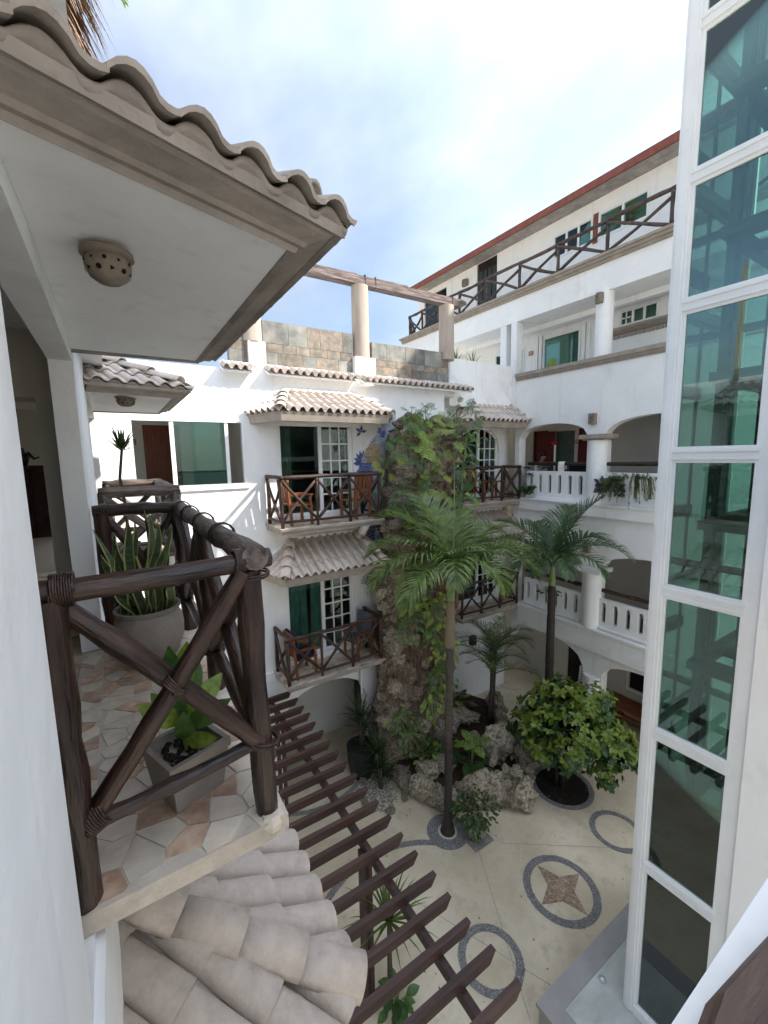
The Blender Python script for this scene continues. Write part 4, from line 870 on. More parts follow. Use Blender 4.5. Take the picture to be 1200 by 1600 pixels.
nlog('rail', (-.265, 1.455, RZ-.002), (.445, 1.475, RZ+.005), (.037, .033), k=12); nlog('rail', (.385, 1.43, RZ+.02), (.41, 3.68, RZ+.0), .046, 'log_grey', .012, k=14, wob=.09); nlog('rail', (.44, 3.62, RZ-.01), (-.15, 3.64, RZ), .045)
nlog('rail', (-.165, 1.475, 6.650), (.385, 1.50, 6.70), .026, wob=.10); nlog('rail', (.41, 1.50, 6.62), (.42, 3.62, 6.64), .034); nlog('rail', (.42, 3.63, 6.64), (-.1, 3.63, 6.64), .034)
nlog('brace', (-.155, 1.495, 7.33), (.375, 1.485, 6.70), .032); nlog('brace', (.345, 1.455, 7.37), (-.13, 1.475, 6.69), .032)
nlog('brace', (.38, 1.53, 7.34), (.41, 2.50, 6.68), .036); nlog('brace', (.40, 1.55, 6.66), (.38, 2.52, 7.34), .036)
nlog('brace', (.39, 2.58, 7.34), (.42, 3.58, 6.68), .036); nlog('brace', (.41, 2.58, 6.66), (.40, 3.58, 7.34), .036)
nlog('brace', (.36, 3.63, 7.34), (-.06, 3.63, 6.66), .034); nlog('brace', (.38, 3.64, 6.66), (-.06, 3.64, 7.32), .034)
for c, ax, r, rows, sp in (((-.15, 1.458, RZ), (1, 0, 0), .046, 9, .055), ((.335, 1.472, RZ+.003), (1, 0, 0), .043, 6, .032), ((.388, 1.50, RZ-.055), (0, 0, 1), .058, 2, .02), ((.388, 1.50, 6.70), (.3, 0, 1), .060, 2, .02), ((-.135, 1.475, 6.67), (1, 0, .55), .044, 8, .06), ((.11, 1.475, 7.02), (1, 0, .9), .045, 4, .03), ((.393, 2.0, RZ+.013), (0, 1, 0), .056, 4, .035), ((.398, 2.5, RZ+.008), (0, 1, 0), .056, 4, .035), ((.40, 3.0, RZ+.003), (0, 1, 0), .056, 4, .035), ((.405, 3.4, RZ), (0, 1, 0), .056, 5, .04), ((-.09, 3.63, RZ), (1, 0, 0), .055, 5, .04), ((.415, 2.55, 6.64), (0, 0, 1), .056, 4, .04)):
    coil(c, ax, r, rows, .0045, sp).build('lashing', 'log_dark', nb, True)
# ---- far balcony
fb = MB(); fb.box(FX+.002, .64, 5.55, 7.95, 6.27, 6.39); fb = fb.build('balcony', 'grout', left); fb['label'] = 'second log balcony along the left wing'
cell_tiles(fb, FX+.002, .64, 5.55, 7.95, Z2, .2, ['paver_white', 'paver_red'], weights=[3, 1])
railing(fb, [(-.11, 5.6), (.60, 5.6), (.60, 7.88), (-.11, 7.88)], Z2, 1.0, 'log_grey', .05, [1, 2, 1], lowgap=.25)
# ---- barrel-tile roof below the near balcony
lr = MB()
Hp = (-.19, 2.12, 5.765); Cn = (.76, 1.57, 5.21); E1 = (.76, 3.9, 5.21); W1 = (-.19, 3.9, 5.765); E0 = (-.19, .68, 5.21)
slab_face(lr, [Cn, E1, W1, Hp], .06); slab_face(lr, [E0, Cn, Hp], .06); lr = lr.build('lower_roof', 'tile_pale', left); lr['label'] = 'pale barrel-tile roof under the near balcony'
tile_face(lr, [Cn, E1, W1, Hp], .185, .32, 'tile_pale', kind='b', shift=.05); tile_face(lr, [E0, Cn, Hp], .185, .34, 'tile_pale', kind='b', shift=.03)
hip_tiles(lr, Cn, Hp, .215, .34, 'tile_pale')
m = MB()
for i in range(7):
    p = Vector(Cn)+(Vector(E1)-Vector(Cn))*(i*.2/2.33+.08); m.lathe([(.03, -.02), (.06, .01), (.02, .05)], (p.x-.02, p.y, p.z-.02), 8, .2)
m.build('mortar', 'tile_pale', lr)

# ================================================================== FRONT PARAPET (where the viewer stands)
fp = thing('parapet_wall', 'white parapet with a varnished wooden cap in the bottom right corner', 'parapet', (2, 0, 6.3))
b = MB(); b.box(.12, 5.0, -.14, .125, 6.0, 7.27); b.build('wall', 'plaster', fp)
n = 28; cap = MB(); vs = []; f = []
for i in range(n+1):
    x = .10+i*4.8/n if i > 8 else .10+i*.07
    w = .028+.010*math.sin(x*17.0+1.2)+.004*math.sin(x*41)
    for y, z in ((.045+w, 7.272), (.072+w, 7.29), (.060+w, 7.318), (.0, 7.335), (-.12, 7.335), (-.15, 7.32), (-.15, 7.272)): vs.append((x, y, z))
for i in range(n):
    for j in range(7): a = i*7+j; c = i*7+(j+1) % 7; f.append((a, c, c+7, a+7))
f.append(tuple(reversed(range(7)))); f.append(tuple(n*7+j for j in range(7)))
cap.add(vs, f).build('wooden_cap', 'cap_wood', fp, 'auto')

# ================================================================== LIFT TOWER
lift = thing('lift_tower', 'white-framed green glass lift shaft at the right edge', 'lift shaft', (5.9, 1.5, .5))
LX, LY = 5.10, 2.34
ZS = [.57, 2.68, 4.46, 6.19, 7.71, 9.23, 10.45, 11.80, 13.2, 14.4]
fr = MB(); fr.box(LX, LX+.13, LY-.13, LY, .5, 14.4); fr.box(LX-.012, LX+.0, LY-.10, LY-.03, .5, 14.4); fr.box(LX+.02, LX+.10, 1.36, 1.475, .5, 14.4); fr.box(6.65, 6.78, LY-.13, LY, .5, 14.4); fr.build('corner_post', 'lift_frame', lift)
pb_ = MB()
for i, z in enumerate(ZS):
    h = MB(); h.box(LX+.01, LX+.10, 1.475, LY-.13, z-.055, z+.055); h.box(LX-.005, LX+.012, 1.475, LY-.13, z-.05, z-.028); h.box(LX-.005, LX+.012, 1.475, LY-.13, z+.028, z+.05); h.build('transom', 'lift_frame', lift)
    h = MB(); h.box(LX+.13, 6.65, LY-.11, LY-.02, z-.055, z+.055); h.build('transom', 'lift_frame', lift)
    if i < len(ZS)-1:
        za, zb = z+.055, ZS[i+1]-.055; ya, yb = 1.475, LY-.13
        f_ = MB(); f_.box(LX+.018, LX+.06, ya, yb, za, za+.03); f_.box(LX+.018, LX+.06, ya, yb, zb-.03, zb); f_.box(LX+.018, LX+.06, ya, ya+.028, za+.03, zb-.03); f_.box(LX+.018, LX+.06, yb-.035, yb, za+.03, zb-.03); fo = f_.build('window_bead', 'lift_frame', lift)
        MB().box(LX+.036, LX+.042, ya+.028, yb-.035, za+.03, zb-.03).build('pane', 'glass_lift', fo)
        f_ = MB(); f_.box(LX+.13, LX+.165, LY-.06, LY-.02, za, zb); f_.box(6.615, 6.65, LY-.06, LY-.02, za, zb); f_.box(LX+.165, 6.615, LY-.06, LY-.02, za, za+.03); f_.box(LX+.165, 6.615, LY-.06, LY-.02, zb-.03, zb); fo = f_.build('window_bead', 'lift_frame', lift)
        MB().box(LX+.165, 6.615, LY-.043, LY-.037, za+.03, zb-.03).build('pane', 'glass_lift', fo)
        MB().box(6.72, 6.728, .62, LY-.13, za, zb).build('pane', 'glass_lift', lift)
        MB().box(6.68, 6.76, .62, LY-.13, z-.05, z+.05).build('transom', 'lift_frame', lift)
b = MB(); b.box(LX, LX+.2, -7.0, 1.36, 0, 14.4); b.box(LX+.2, 6.78, .42, .60, 0, 14.4); b.box(6.66, 6.78, .6, .75, 0, 14.4); b.build('wall', 'plaster', lift)  # front wall lengthened out of view to block sun from the near balcony side
MB().box(LX+.14, 6.64, .62, LY-.14, 14.40, 14.41).build('roof_pane', 'glass_lift', lift)  # unseen shaft top, made of glass so the upper panes stay light
for x, y, w, m in ((5.50, 1.95, .05, 'steel_mid'), (5.62, 1.10, .09, 'steel_mid'), (6.05, 1.72, .075, 'steel_mid'), (6.42, 1.15, .10, 'steel_mid'), (5.86, 2.05, .018, 'steel'), (6.25, 1.45, .018, 'steel'), (6.30, 2.1, .018, 'steel'), (5.78, 1.35, .012, 'steel')):
    MB().box(x-w, x+w, y-w*.8, y+w*.8, .3, 14.2).build('guide_rail', m, lift)
for z in (1.9, 3.6, 5.35, 6.95, 8.5, 9.9, 11.2, 12.6):
    b = MB(); b.box(5.45, 6.68, 1.90, 2.0, z-.07, z+.07); b.box(6.0, 6.1, .62, 1.9, z-.06, z+.06); b.box(5.3, 5.52, 1.0, 2.0, z-.05, z+.05); b.box(5.55, 6.68, 1.06, 1.15, z-.05, z+.05); b.build('bracket', 'steel_mid', lift)
b = MB(); b.box(5.3, 6.68, .62, 2.2, .2, .5); b.build('pit', 'steel_mid', lift)
b = MB(); b.box(5.42, 6.5, .68, 1.8, 1.0, 1.1); b.box(5.42, 6.5, .68, 1.8, 3.15, 3.3); b.box(5.42, 5.46, .68, 1.8, 1.1, 3.15); b.box(6.46, 6.5, .68, 1.8, 1.1, 3.15); b.box(5.46, 6.46, .68, .72, 1.1, 3.15); b.build('lift_car', 'steel_mid', lift)
for k in range(4): MB().box(LX-.01, LX+.02, 1.475, LY-.13, .50+k*.018, .509+k*.018).build('louvre', 'lift_frame', lift)
# plinth
pl = thing('marble_plinth', 'low marble-topped plinth with grey border at the foot of the lift', 'plinth', (5.6, 2, 0))
b = MB(); b.box(4.17, 8.2, .3, 2.94, 0, .44); b.build('base', 'plinth_border', pl)
b = MB(); b.box(4.14, 4.40, .3, 2.97, .44, .50); b.box(4.40, 8.2, 2.72, 2.97, .44, .50); b.build('border', 'plinth_border', pl)
b = MB(); b.box(4.402, 8.2, .3, 2.718, .44, .494); b.build('marble_slab', 'marble', pl)
MB().lathe([(.055, 0), (.055, .012), (.035, .014), (.03, .006), (.0, .006)], (5.12, 2.63, .494), 18).build('floor_light', 'steel', pl, 'auto')
MB().lathe([(.024, 0), (.02, .004), (0, .004)], (5.12, 2.63, .502), 12).build('lens', 'white_plastic', pl)

# ================================================================== PERGOLA
pg = thing('pergola', 'dark brown timber pergola of parallel slats over the courtyard edge', 'pergola', (1.9, 5.3, 0))
base = MB().hexa([(.70, -.035, -.06), (2.80, -.035, -.06), (2.80, .035, -.06), (.70, .035, -.06), (.70, -.035, .06), (2.88, -.035, .06), (2.88, .035, .06), (.70, .035, .06)]).mesh('slat', 'slat_wood')
for i in range(20):
    y = 2.27+i*.3235
    inst('slat', base, pg, Matrix.Translation((random.uniform(-.015, .015), y, 2.64+random.uniform(-.004, .004))) @ Matrix.Rotation(random.uniform(-.006, .006), 4, 'Z'))
for x in (2.44, 1.05): MB().box(x-.035, x+.035, 1.9, 8.6, 2.455, 2.578).build('beam', 'slat_wood', pg)
for y in (4.5, 8.0, 1.5):
    for dx_ in (-.075, .03): MB().box(2.44+dx_, 2.44+dx_+.055, y-.05, y+.05, 0, 2.454).build('post', 'slat_wood', pg)
    MB().box(.99, 1.11, y-.05, y+.05, 0, 2.454).build('post', 'slat_wood', pg)
# ================================================================== ROCKWORK
def rock_mesh(seed, m, sub=3, rough=.5):
    bm = bmesh.new(); bmesh.ops.create_icosphere(bm, subdivisions=sub, radius=1)
    for v in bm.verts:
        d = v.co.normalized(); k = 1+rough*(noise.noise(d*1.3+Vector((seed*7.1, 0, 0)))*.6+noise.noise(d*3.1+Vector((0, seed*5.3, 0)))*.35+noise.noise(d*7+Vector((0, 0, seed*3.7)))*.2+noise.noise(d*14+Vector((seed*2.7, 0, seed)))*.12)
        c = noise.cell(d*2.2+Vector((seed*3.3, seed, 0))); k *= 1-.16*c; v.co = d*k
    me = bpy.data.meshes.new('rock'); bm.to_mesh(me); bm.free(); me.materials.append(MAT[m])
    return me
RK = [rock_mesh(i, 'rock') for i in range(6)]; RB = [rock_mesh(i+20, 'rock_brown') for i in range(6)]
def rock(parent, c, sx, sy, sz, me=None, rot=None):
    me = me or random.choice(RK); rot = rot or (random.uniform(-.4, .4), random.uniform(-.4, .4), random.uniform(0, 6.28))
    from mathutils import Euler
    return inst('rock', me, parent, Matrix.Translation(c) @ Euler(rot).to_matrix().to_4x4() @ Matrix.Diagonal((sx, sy, sz, 1)))
tw = thing('rock_tower', 'tall artificial rock tower hung with roots and climbing plants', 'rock tower', (6.1, 8.2, 0))
b = MB(); n = 40; H = 44; vs = []; f = []
def tower_r(z, a):
    hw = .98-.045*max(0, z-4.5); hy = .46; t = abs(math.cos(a))**4+abs(math.sin(a))**4; k = t**-.25
    nz = noise.noise((math.cos(a)*2.5, math.sin(a)*2.5, z*.9))*.22+noise.noise((math.cos(a)*6, math.sin(a)*6, z*2.6))*.12+noise.noise((math.cos(a)*15, math.sin(a)*15, z*6))*.06
    return hw*k*(1+nz), hy*k*(1+nz*1.5)
for j in range(H+1):
    z = 8.55*j/H; cx = 5.92+.52*(z/8.6)
    for i in range(n):
        a = 2*math.pi*i/n; rx, ry = tower_r(z, a); k = 1 if j < H else .5
        vs.append((cx+rx*k*math.cos(a), 8.22+ry*k*math.sin(a), z+(.12*noise.noise((i, j, 0)) if j == H else 0)))
for j in range(H):
    for i in range(n): a = j*n+i; c = j*n+(i+1) % n; f.append((a, c, c+n, a+n))
f.append(tuple(H*n+i for i in range(n)))
b.add(vs, f).build('core', 'rock_dark', tw)
def tower_pt(z, a, out=0):
    cx = 5.92+.52*(z/8.6); rx, ry = tower_r(z, a); return Vector((cx+(rx+out)*math.cos(a), 8.22+(ry+out)*math.sin(a), z))
for k in range(75):   # rough left edge and crown of pale stones
    z = random.uniform(.3, 8.4); a = R_(random.choice((random.gauss(196, 9), random.gauss(203, 12), random.uniform(185, 350))))
    p = tower_pt(z, a, -.04); s = random.uniform(.13, .27); rock(tw, p, s*random.uniform(.8, 1.3), s*random.uniform(.6, .9), s*random.uniform(.5, 1.1), random.choice(RB+RK[:2]))
for k in range(90):   # stones showing between the roots
    z = random.uniform(.4, 8.2); a = R_(random.uniform(192, 262)); p = tower_pt(z, a, -.03); s = random.uniform(.10, .21); rock(tw, p, s*random.uniform(.8, 1.2), s*.8, s*random.uniform(.6, 1.2), random.choice(RB+RK[:3]))
for k in range(70):   # pale stones stacked up the left shoulder
    z = .3+8.0*(k+random.random())/70; a = R_(random.uniform(183, 226)); p = tower_pt(z, a, .03); s = random.uniform(.14, .25); rock(tw, p, s*random.uniform(.8, 1.2), s*.8, s*random.uniform(.5, .9), random.choice(RK+RB[:2]))
for k in range(36):   # boulders breaking the front of the lower tower
    p = tower_pt(random.uniform(.4, 4.6), R_(random.uniform(225, 300)), .0); s = random.uniform(.13, .26); rock(tw, p, s, s*.7, s*random.uniform(.6, 1.0), random.choice(RB+RK[:2]))
for k in range(60):   # ledges
    z = random.uniform(5.2, 8.5); a = R_(random.uniform(215, 340)); p = tower_pt(z, a, .02); s = random.uniform(.15, .36)
    rock(tw, p, s*.8, s*.5, s*.22, random.choice(RK[:3]+RB), (random.uniform(-.2, .2), random.uniform(-.25, .25), random.uniform(-.3, .3)))
for k in range(22):
    p = tower_pt(8.5, R_(random.uniform(180, 360)), -.1); s = random.uniform(.09, .19); rock(tw, p+Vector((0, 0, random.uniform(-.1, .12))), s, s*.8, s*.7, random.choice(RB))
rb = MB()
for k in range(300):
    a = R_(random.gauss(266, 34)); z0 = random.choice((random.uniform(4.5, 8.2), random.uniform(2.5, 5.5))); ln = random.uniform(1.0, 3.6); z1 = max(.55, z0-ln); pts = []; m = 9; ph = random.uniform(0, 6)
    for i in range(m):
        t = i/(m-1); z = z0+(z1-z0)*t; aa = a+.10*math.sin(ph+t*4)+.03*math.sin(ph*3+t*11); pts.append(tower_pt(z, aa, .05+.05*math.sin(ph+t*5)))
    rb.tube(pts, [random.uniform(.006, .020)*(1-.4*i/m) for i in range(m)], 4, False)
tag(rb.build('aerial_roots', 'root', tw, True), kind='stuff')
MB().tube([tower_pt(8.2, R_(318), .10), tower_pt(6.5, R_(317), .14), tower_pt(5.0, R_(318), .12)], .022, 6).build('water_pipe', 'shaft_green', tw)

plt = thing('rock_planter', 'low planter ringed with weathered limestone boulders at the tower foot', 'planter', (6.4, 6.7, 0))
outline = [(5.15, 7.75), (5.2, 7.1), (5.45, 6.6), (6.1, 6.15), (6.75, 5.75), (7.45, 5.78), (7.85, 6.3), (8.0, 7.0), (8.6, 7.6), (8.9, 8.4), (8.6, 9.1), (6.0, 9.1)]
MB().prism([(x, y) for x, y in outline], .0, .42).build('soil', 'soil_red', plt)
def along(P, t):
    L = [math.dist(P[i], P[i+1]) for i in range(len(P)-1)]; s = t*sum(L)
    for i, l in enumerate(L):
        if s <= l: return (P[i][0]+(P[i+1][0]-P[i][0])*s/l, P[i][1]+(P[i+1][1]-P[i][1])*s/l)
        s -= l
    return P[-1]
fr_ = outline[:8]
for k in range(46):
    t = (k+.5)/46; x, y = along(fr_, t); s = random.uniform(.13, .21); hi = .28 if t < .35 else .42
    rock(plt, (x+random.uniform(-.05, .05), y+random.uniform(-.05, .05), .18), s, s*.8, s*1.0)
    s = random.uniform(.10, .18); rock(plt, (x+random.uniform(-.08, .08), y+random.uniform(-.08, .08), hi+.06), s, s*.75, s*.8)
for k in range(60):   # taller dry-stacked part at the right front
    t = random.uniform(.55, .9); x, y = along(fr_, t); s = random.uniform(.08, .15); rock(plt, (x-.05+random.uniform(-.1, .1), y-.08+random.uniform(-.1, .1), random.uniform(.45, .92)), s, s*.8, s*random.uniform(.5, 1))
for c, sx, sy, sz, rt in (((5.60, 6.35, .28), .46, .30, .24, (0, .1, .3)), ((6.15, 6.05, .50), .42, .22, .50, (.15, .05, -.35)), ((6.55, 5.85, .45), .30, .22, .46, (.1, 0, -.5)), ((6.95, 5.50, .34), .40, .28, .42, (.1, 0, -.2)), ((7.35, 6.55, .85), .17, .45, .55, (.3, .25, .5)), ((7.8, 6.35, .55), .3, .25, .45, (0, .2, .2)), ((5.55, 7.05, .52), .34, .30, .26, (.2, .2, 0)), ((6.0, 7.0, .55), .42, .32, .16, (.15, .1, .5)), ((5.2, 6.85, .40), .14, .34, .36, (.2, 0, .5)), ((7.5, 7.9, .7), .5, .22, .22, (0, .35, -.5)), ((8.3, 7.35, .55), .2, .55, .3, (0, 0, -.6)), ((8.75, 7.9, .6), .25, .5, .35, (.2, .1, -.3)), ((7.1, 8.0, .6), .25, .25, .4, (0, .2, 0)), ((6.9, 6.3, .75), .10, .35, .1, (.1, .3, -.9)), ((7.2, 7.2, .5), .3, .2, .3, (0, 0, 1))):
    rock(plt, c, sx*.82, sy*.82, sz*.85, None, rt)
# gravel around the yuccas
gp = [(4.25+random.uniform(-.1, .1)+.42*math.cos(a)*r+.25, 7.72+.62*math.sin(a)*r) for a, r in [(random.uniform(0, 6.28), math.sqrt(random.random())) for k in range(700)]]
pebbles(gp, .030, 'gravel_bed', ground, 'gravel', .004)
for k in range(14):
    a = random.uniform(0, 6.28); rock(plt, (4.62+.5*math.cos(a), 7.6+.6*math.sin(a), .05), .09, .07, .07)

# ================================================================== PLANTS
def strip_leaf(b, p, d, L, w, droop=.3, seg=4, fold=0.0, up=Vector((0, 0, 1))):
    """tapering strap leaf from p along d"""
    d = Vector(d).normalized(); s = d.cross(up)
    if s.length < .05: s = Vector((random.uniform(-1, 1), random.uniform(-1, 1), 0))
    s.normalize(); base = len(b.v); q = Vector(p)
    for i in range(seg+1):
        t = i/seg; ww = w*(1-t)**.7*(0.55+.45*min(1, t*4)) if i < seg else 0.001
        b.v.append(tuple(q-s*ww/2)); b.v.append(tuple(q+s*ww/2)); d2 = (d+Vector((0, 0, -droop*t*t*1.6))).normalized(); q = q+d2*(L/seg)
    for i in range(seg): k = base+2*i; b.f.append((k, k+1, k+3, k+2))
def ovate(L, w, seg=4, bend=.25, cup=.15):
    vs = []; f = []
    for i in range(seg+1):
        t = i/seg; ww = w*.5*math.sin(math.pi*min(1, t*.93+.05))**.8 if 0 < i < seg else w*.04; y = L*t; z = -bend*L*t*t
        vs += [(-ww, y, z+cup*ww), (0, y, z), (ww, y, z+cup*ww)]
    for i in range(seg):
        k = 3*i; f += [(k, k+1, k+4, k+3), (k+1, k+2, k+5, k+4)]
    return vs, f
def split_leaf(L, w, lobes=6):
    """deeply lobed philodendron leaf"""
    vs = [(0, 0, 0)]; f = []
    for i in range(lobes):
        t0 = .02+.88*i/lobes; t1 = t0+.88/lobes*.55; tm = (t0+t1)/2; r = w*.62*math.sin(math.pi*(.22+.66*tm))**.8; yo = .24*L*(tm-.15)
        for sgn in (-1, 1):
            n = len(vs); vs += [(0, L*t0, -.25*L*t0*t0), (0, L*t1, -.25*L*t1*t1), (sgn*r*.6, L*t1+yo*.75, .04*L-.25*L*t1*t1), (sgn*r*.6, L*t0+yo*.45, .04*L-.25*L*t0*t0), (sgn*r, L*tm+yo*1.1, -.03*L-.25*L*tm*tm)]
            q = [(n, n+1, n+2, n+3), (n+3, n+2, n+4)]; f += q if sgn < 0 else [tuple(reversed(x)) for x in q]
    n = len(vs); vs += [(-.03*L, .80*L, -.16*L), (.03*L, .80*L, -.16*L), (0, 1.12*L, -.36*L)]; f.append((n, n+1, n+2))
    n = len(vs); vs += [(-.045*L, 0, 0), (.045*L, 0, 0), (.03*L, .85*L, -.18*L), (-.03*L, .85*L, -.18*L)]; f.append((n, n+1, n+2, n+3))
    return vs, f
LM = {}
def leaf_mesh(kind, m):
    if (kind, m) not in LM:
        vs, f = split_leaf(1, .95) if kind == 'split' else ovate(1, .62 if kind == 'oval' else .38 if kind == 'lance' else .8); LM[kind, m] = MB().add(vs, f).mesh('leaf', m, True)
    return LM[kind, m]
def place_leaf(parent, p, d, nrm, L, kind, m, wf=1.0):
    y = Vector(d).normalized(); x = y.cross(Vector(nrm))
    if x.length < .05: x = y.cross(Vector((1, .3, .2)))
    x.normalize(); z = x.cross(y); return inst('leaf', leaf_mesh(kind, m), parent, frame(x, y, z, p) @ Matrix.Diagonal((L*wf, L, L, 1)))
def rv(s=1.0): return Vector((random.uniform(-s, s), random.uniform(-s, s), random.uniform(-s, s)))
def climber(c, n, L, label, kind='split', m='leaf', face=Vector((-.35, -1, .25)), spread=.42, stem=True):
    t = thing('climbing_plant', label, 'plant', c, 'climbing plants on the rock tower'); c = Vector(c); st = MB(); n = int(n*(1.9 if c.z > 6.4 else 2.7)); L = L*(.62 if kind == 'split' else .64)
    for k in range(n):
        a = 2*math.pi*k/n+random.uniform(-.3, .3); side = Vector((math.cos(a), 0, math.sin(a))); d = (side*random.uniform(.6, 1.2)+face.normalized()*random.uniform(.4, .9)).normalized()
        p = c+d*spread*random.uniform(.5, 1.15); st.tube([c, (c+p)/2+Vector((0, 0, .03)), p], [.010, .008, .006], 4, False)
        tip = (d+Vector((0, 0, -.75))+rv(.25)); place_leaf(t, p, tip, face+Vector((0, 0, .6))+rv(.35), L*random.uniform(.7, 1.25), kind, m if random.random() > .15 else ('leaf_light' if m == 'leaf' else m))
    st.build('stems', 'shaft_green', t); return t
def on_tower(z, x, out=.22):
    best = min((abs(tower_pt(z, R_(a)).x-x), a) for a in range(185, 356, 3)); return tower_pt(z, R_(best[1]), out)
for z, x, n, L, kind, m, lab in (
    (8.45, 6.10, 12, .34, 'split', 'leaf_light', 'large split-leaf plant crowning the rock tower'),
    (8.55, 6.75, 9, .30, 'split', 'leaf', 'split-leaf plant on the right end of the tower top'),
    (8.5, 5.75, 9, .28, 'split', 'leaf', 'split-leaf plant on the left end of the tower top'),
    (8.05, 5.55, 9, .26, 'split', 'leaf', 'split-leaf plant on the upper left of the rock tower'),
    (7.75, 5.95, 8, .24, 'split', 'leaf', 'split-leaf plant left of centre, just under the crown plant'),
    (7.95, 6.25, 4, .46, 'split', 'leaf_light', 'plant with one huge pale split leaf in the upper middle of the tower'),
    (7.55, 5.35, 5, .26, 'split', 'leaf_yellow', 'yellowing plant on the left face of the tower'),
    (6.95, 5.55, 6, .42, 'split', 'leaf', 'broad split-leaf plant on the left, above the palm crown'),
    (7.15, 6.05, 5, .30, 'split', 'leaf_light', 'bright split-leaf plant in the middle of the tower'),
    (8.0, 7.05, 8, .24, 'oval', 'leaf', 'oval-leaf vine at the upper right corner of the tower'),
    (7.35, 7.05, 8, .26, 'split', 'leaf_dark', 'dark split-leaf plant on the right edge of the tower'),
    (7.55, 7.35, 5, .30, 'lance', 'leaf_light', 'pale pointed-leaf tuft against the arched window'),
    (6.65, 6.85, 10, .30, 'split', 'leaf', 'split-leaf plant at mid height on the right of the tower'),
    (6.55, 7.3, 6, .32, 'oval', 'leaf_light', 'bright oval leaves beside the corner balcony'),
    (5.95, 6.45, 12, .34, 'split', 'leaf', 'wide split-leaf plant just above the palm crown'),
    (5.75, 7.05, 9, .30, 'split', 'leaf', 'split-leaf plant right of the palm crown on the tower'),
    (4.65, 5.75, 9, .22, 'oval', 'leaf', 'ivy tuft on the tower at the palm crown level'),
    (3.6, 6.15, 12, .22, 'oval', 'leaf', 'vine patch on the tower left of the palm shaft'),
    (3.1, 6.35, 12, .22, 'oval', 'leaf_light', 'brighter vine patch beside the palm shaft'),
    (2.5, 6.2, 12, .20, 'oval', 'leaf', 'vine patch low on the tower by the palm trunk'),
    (1.7, 5.25, 10, .17, 'oval', 'leaf', 'small creeper on the lower left stones of the tower'),
    (6.4, 5.75, 9, .30, 'split', 'leaf', 'split-leaf plant on the middle left of the tower, beside the upper balcony'),
    (5.2, 5.95, 10, .26, 'oval', 'leaf', 'vine tangle directly behind the palm crown'),
    (4.2, 6.1, 12, .24, 'oval', 'leaf_light', 'bright vine patch on the tower below the palm crown'),
    (4.0, 5.45, 9, .24, 'oval', 'leaf', 'ivy on the left shoulder of the tower at lower balcony height'),
    (1.9, 6.0, 12, .20, 'oval', 'leaf_light', 'pale vine patch just above the planter soil'),
    (1.2, 5.5, 12, .18, 'oval', 'leaf', 'creeper hugging the tower base on the left'),
    (5.3, 5.1, 8, .30, 'split', 'leaf_dark', 'dark leaves spilling left of the tower under the mosaic')):
    c = on_tower(z, x); climber(tuple(c), n, L, lab, kind, m)
def ground_plant(c, n, L, label, kind, m, spread=.25, h=.35, cat='plant', group=None, m2=None):
    t = thing('leafy_plant', label, cat, c, group); c = Vector(c); st = MB()
    for k in range(n):
        a = k*2.4+random.uniform(-.3, .3); r = spread*math.sqrt((k+.5)/n); p = c+Vector((r*math.cos(a), r*math.sin(a), h*(1-.6*(r/spread)**2)*random.uniform(.6, 1.1)))
        st.tube([c, (c+p)/2+Vector((0, 0, .04)), p], [.008, .006, .004], 4, False)
        d = Vector((math.cos(a), math.sin(a), random.uniform(-.2, .5))); place_leaf(t, p, d, Vector((0, 0, 1))+rv(.4), L*random.uniform(.7, 1.2), kind, m2 if m2 and random.random() < .3 else m)
    st.build('stems', 'shaft_green', t); return t
ground_plant((5.75, 7.45, .42), 34, .15, 'bushy creeper at the left foot of the rock tower', 'oval', 'leaf', .42, .45, m2='leaf_light')
ground_plant((6.35, 7.4, .42), 26, .15, 'bushy creeper beside the dark palm trunk', 'oval', 'leaf', .35, .45, m2='leaf_light')
ground_plant((7.55, 6.2, .55), 6, .3, 'single broad-leaf plant among the right planter stones', 'lance', 'leaf_light', .15, .25)
ground_plant((7.6, 8.5, .45), 40, .35, 'grassy undergrowth against the back wall', 'lance', 'leaf', .5, .5, m2='leaf_light')
t = ground_plant((6.5, 6.62, .45), 16, .36, 'dumb cane with spotted pale leaves in the rock planter', 'oval', 'leaf_dark', .38, .40)
MB().tube([(6.5, 6.62, .4), (6.52, 6.6, .8), (6.5, 6.58, 1.12)], [.025, .022, .018], 8).build('stem', 'shaft_green', t, True)
for k in range(6):
    a = k*1.05+.4; place_leaf(t, (6.5+.03*math.cos(a), 6.58+.03*math.sin(a), 1.08), (math.cos(a), math.sin(a), .55 if k % 2 else .05), (0, 0, 1), .40, 'oval', 'leaf_variegated')

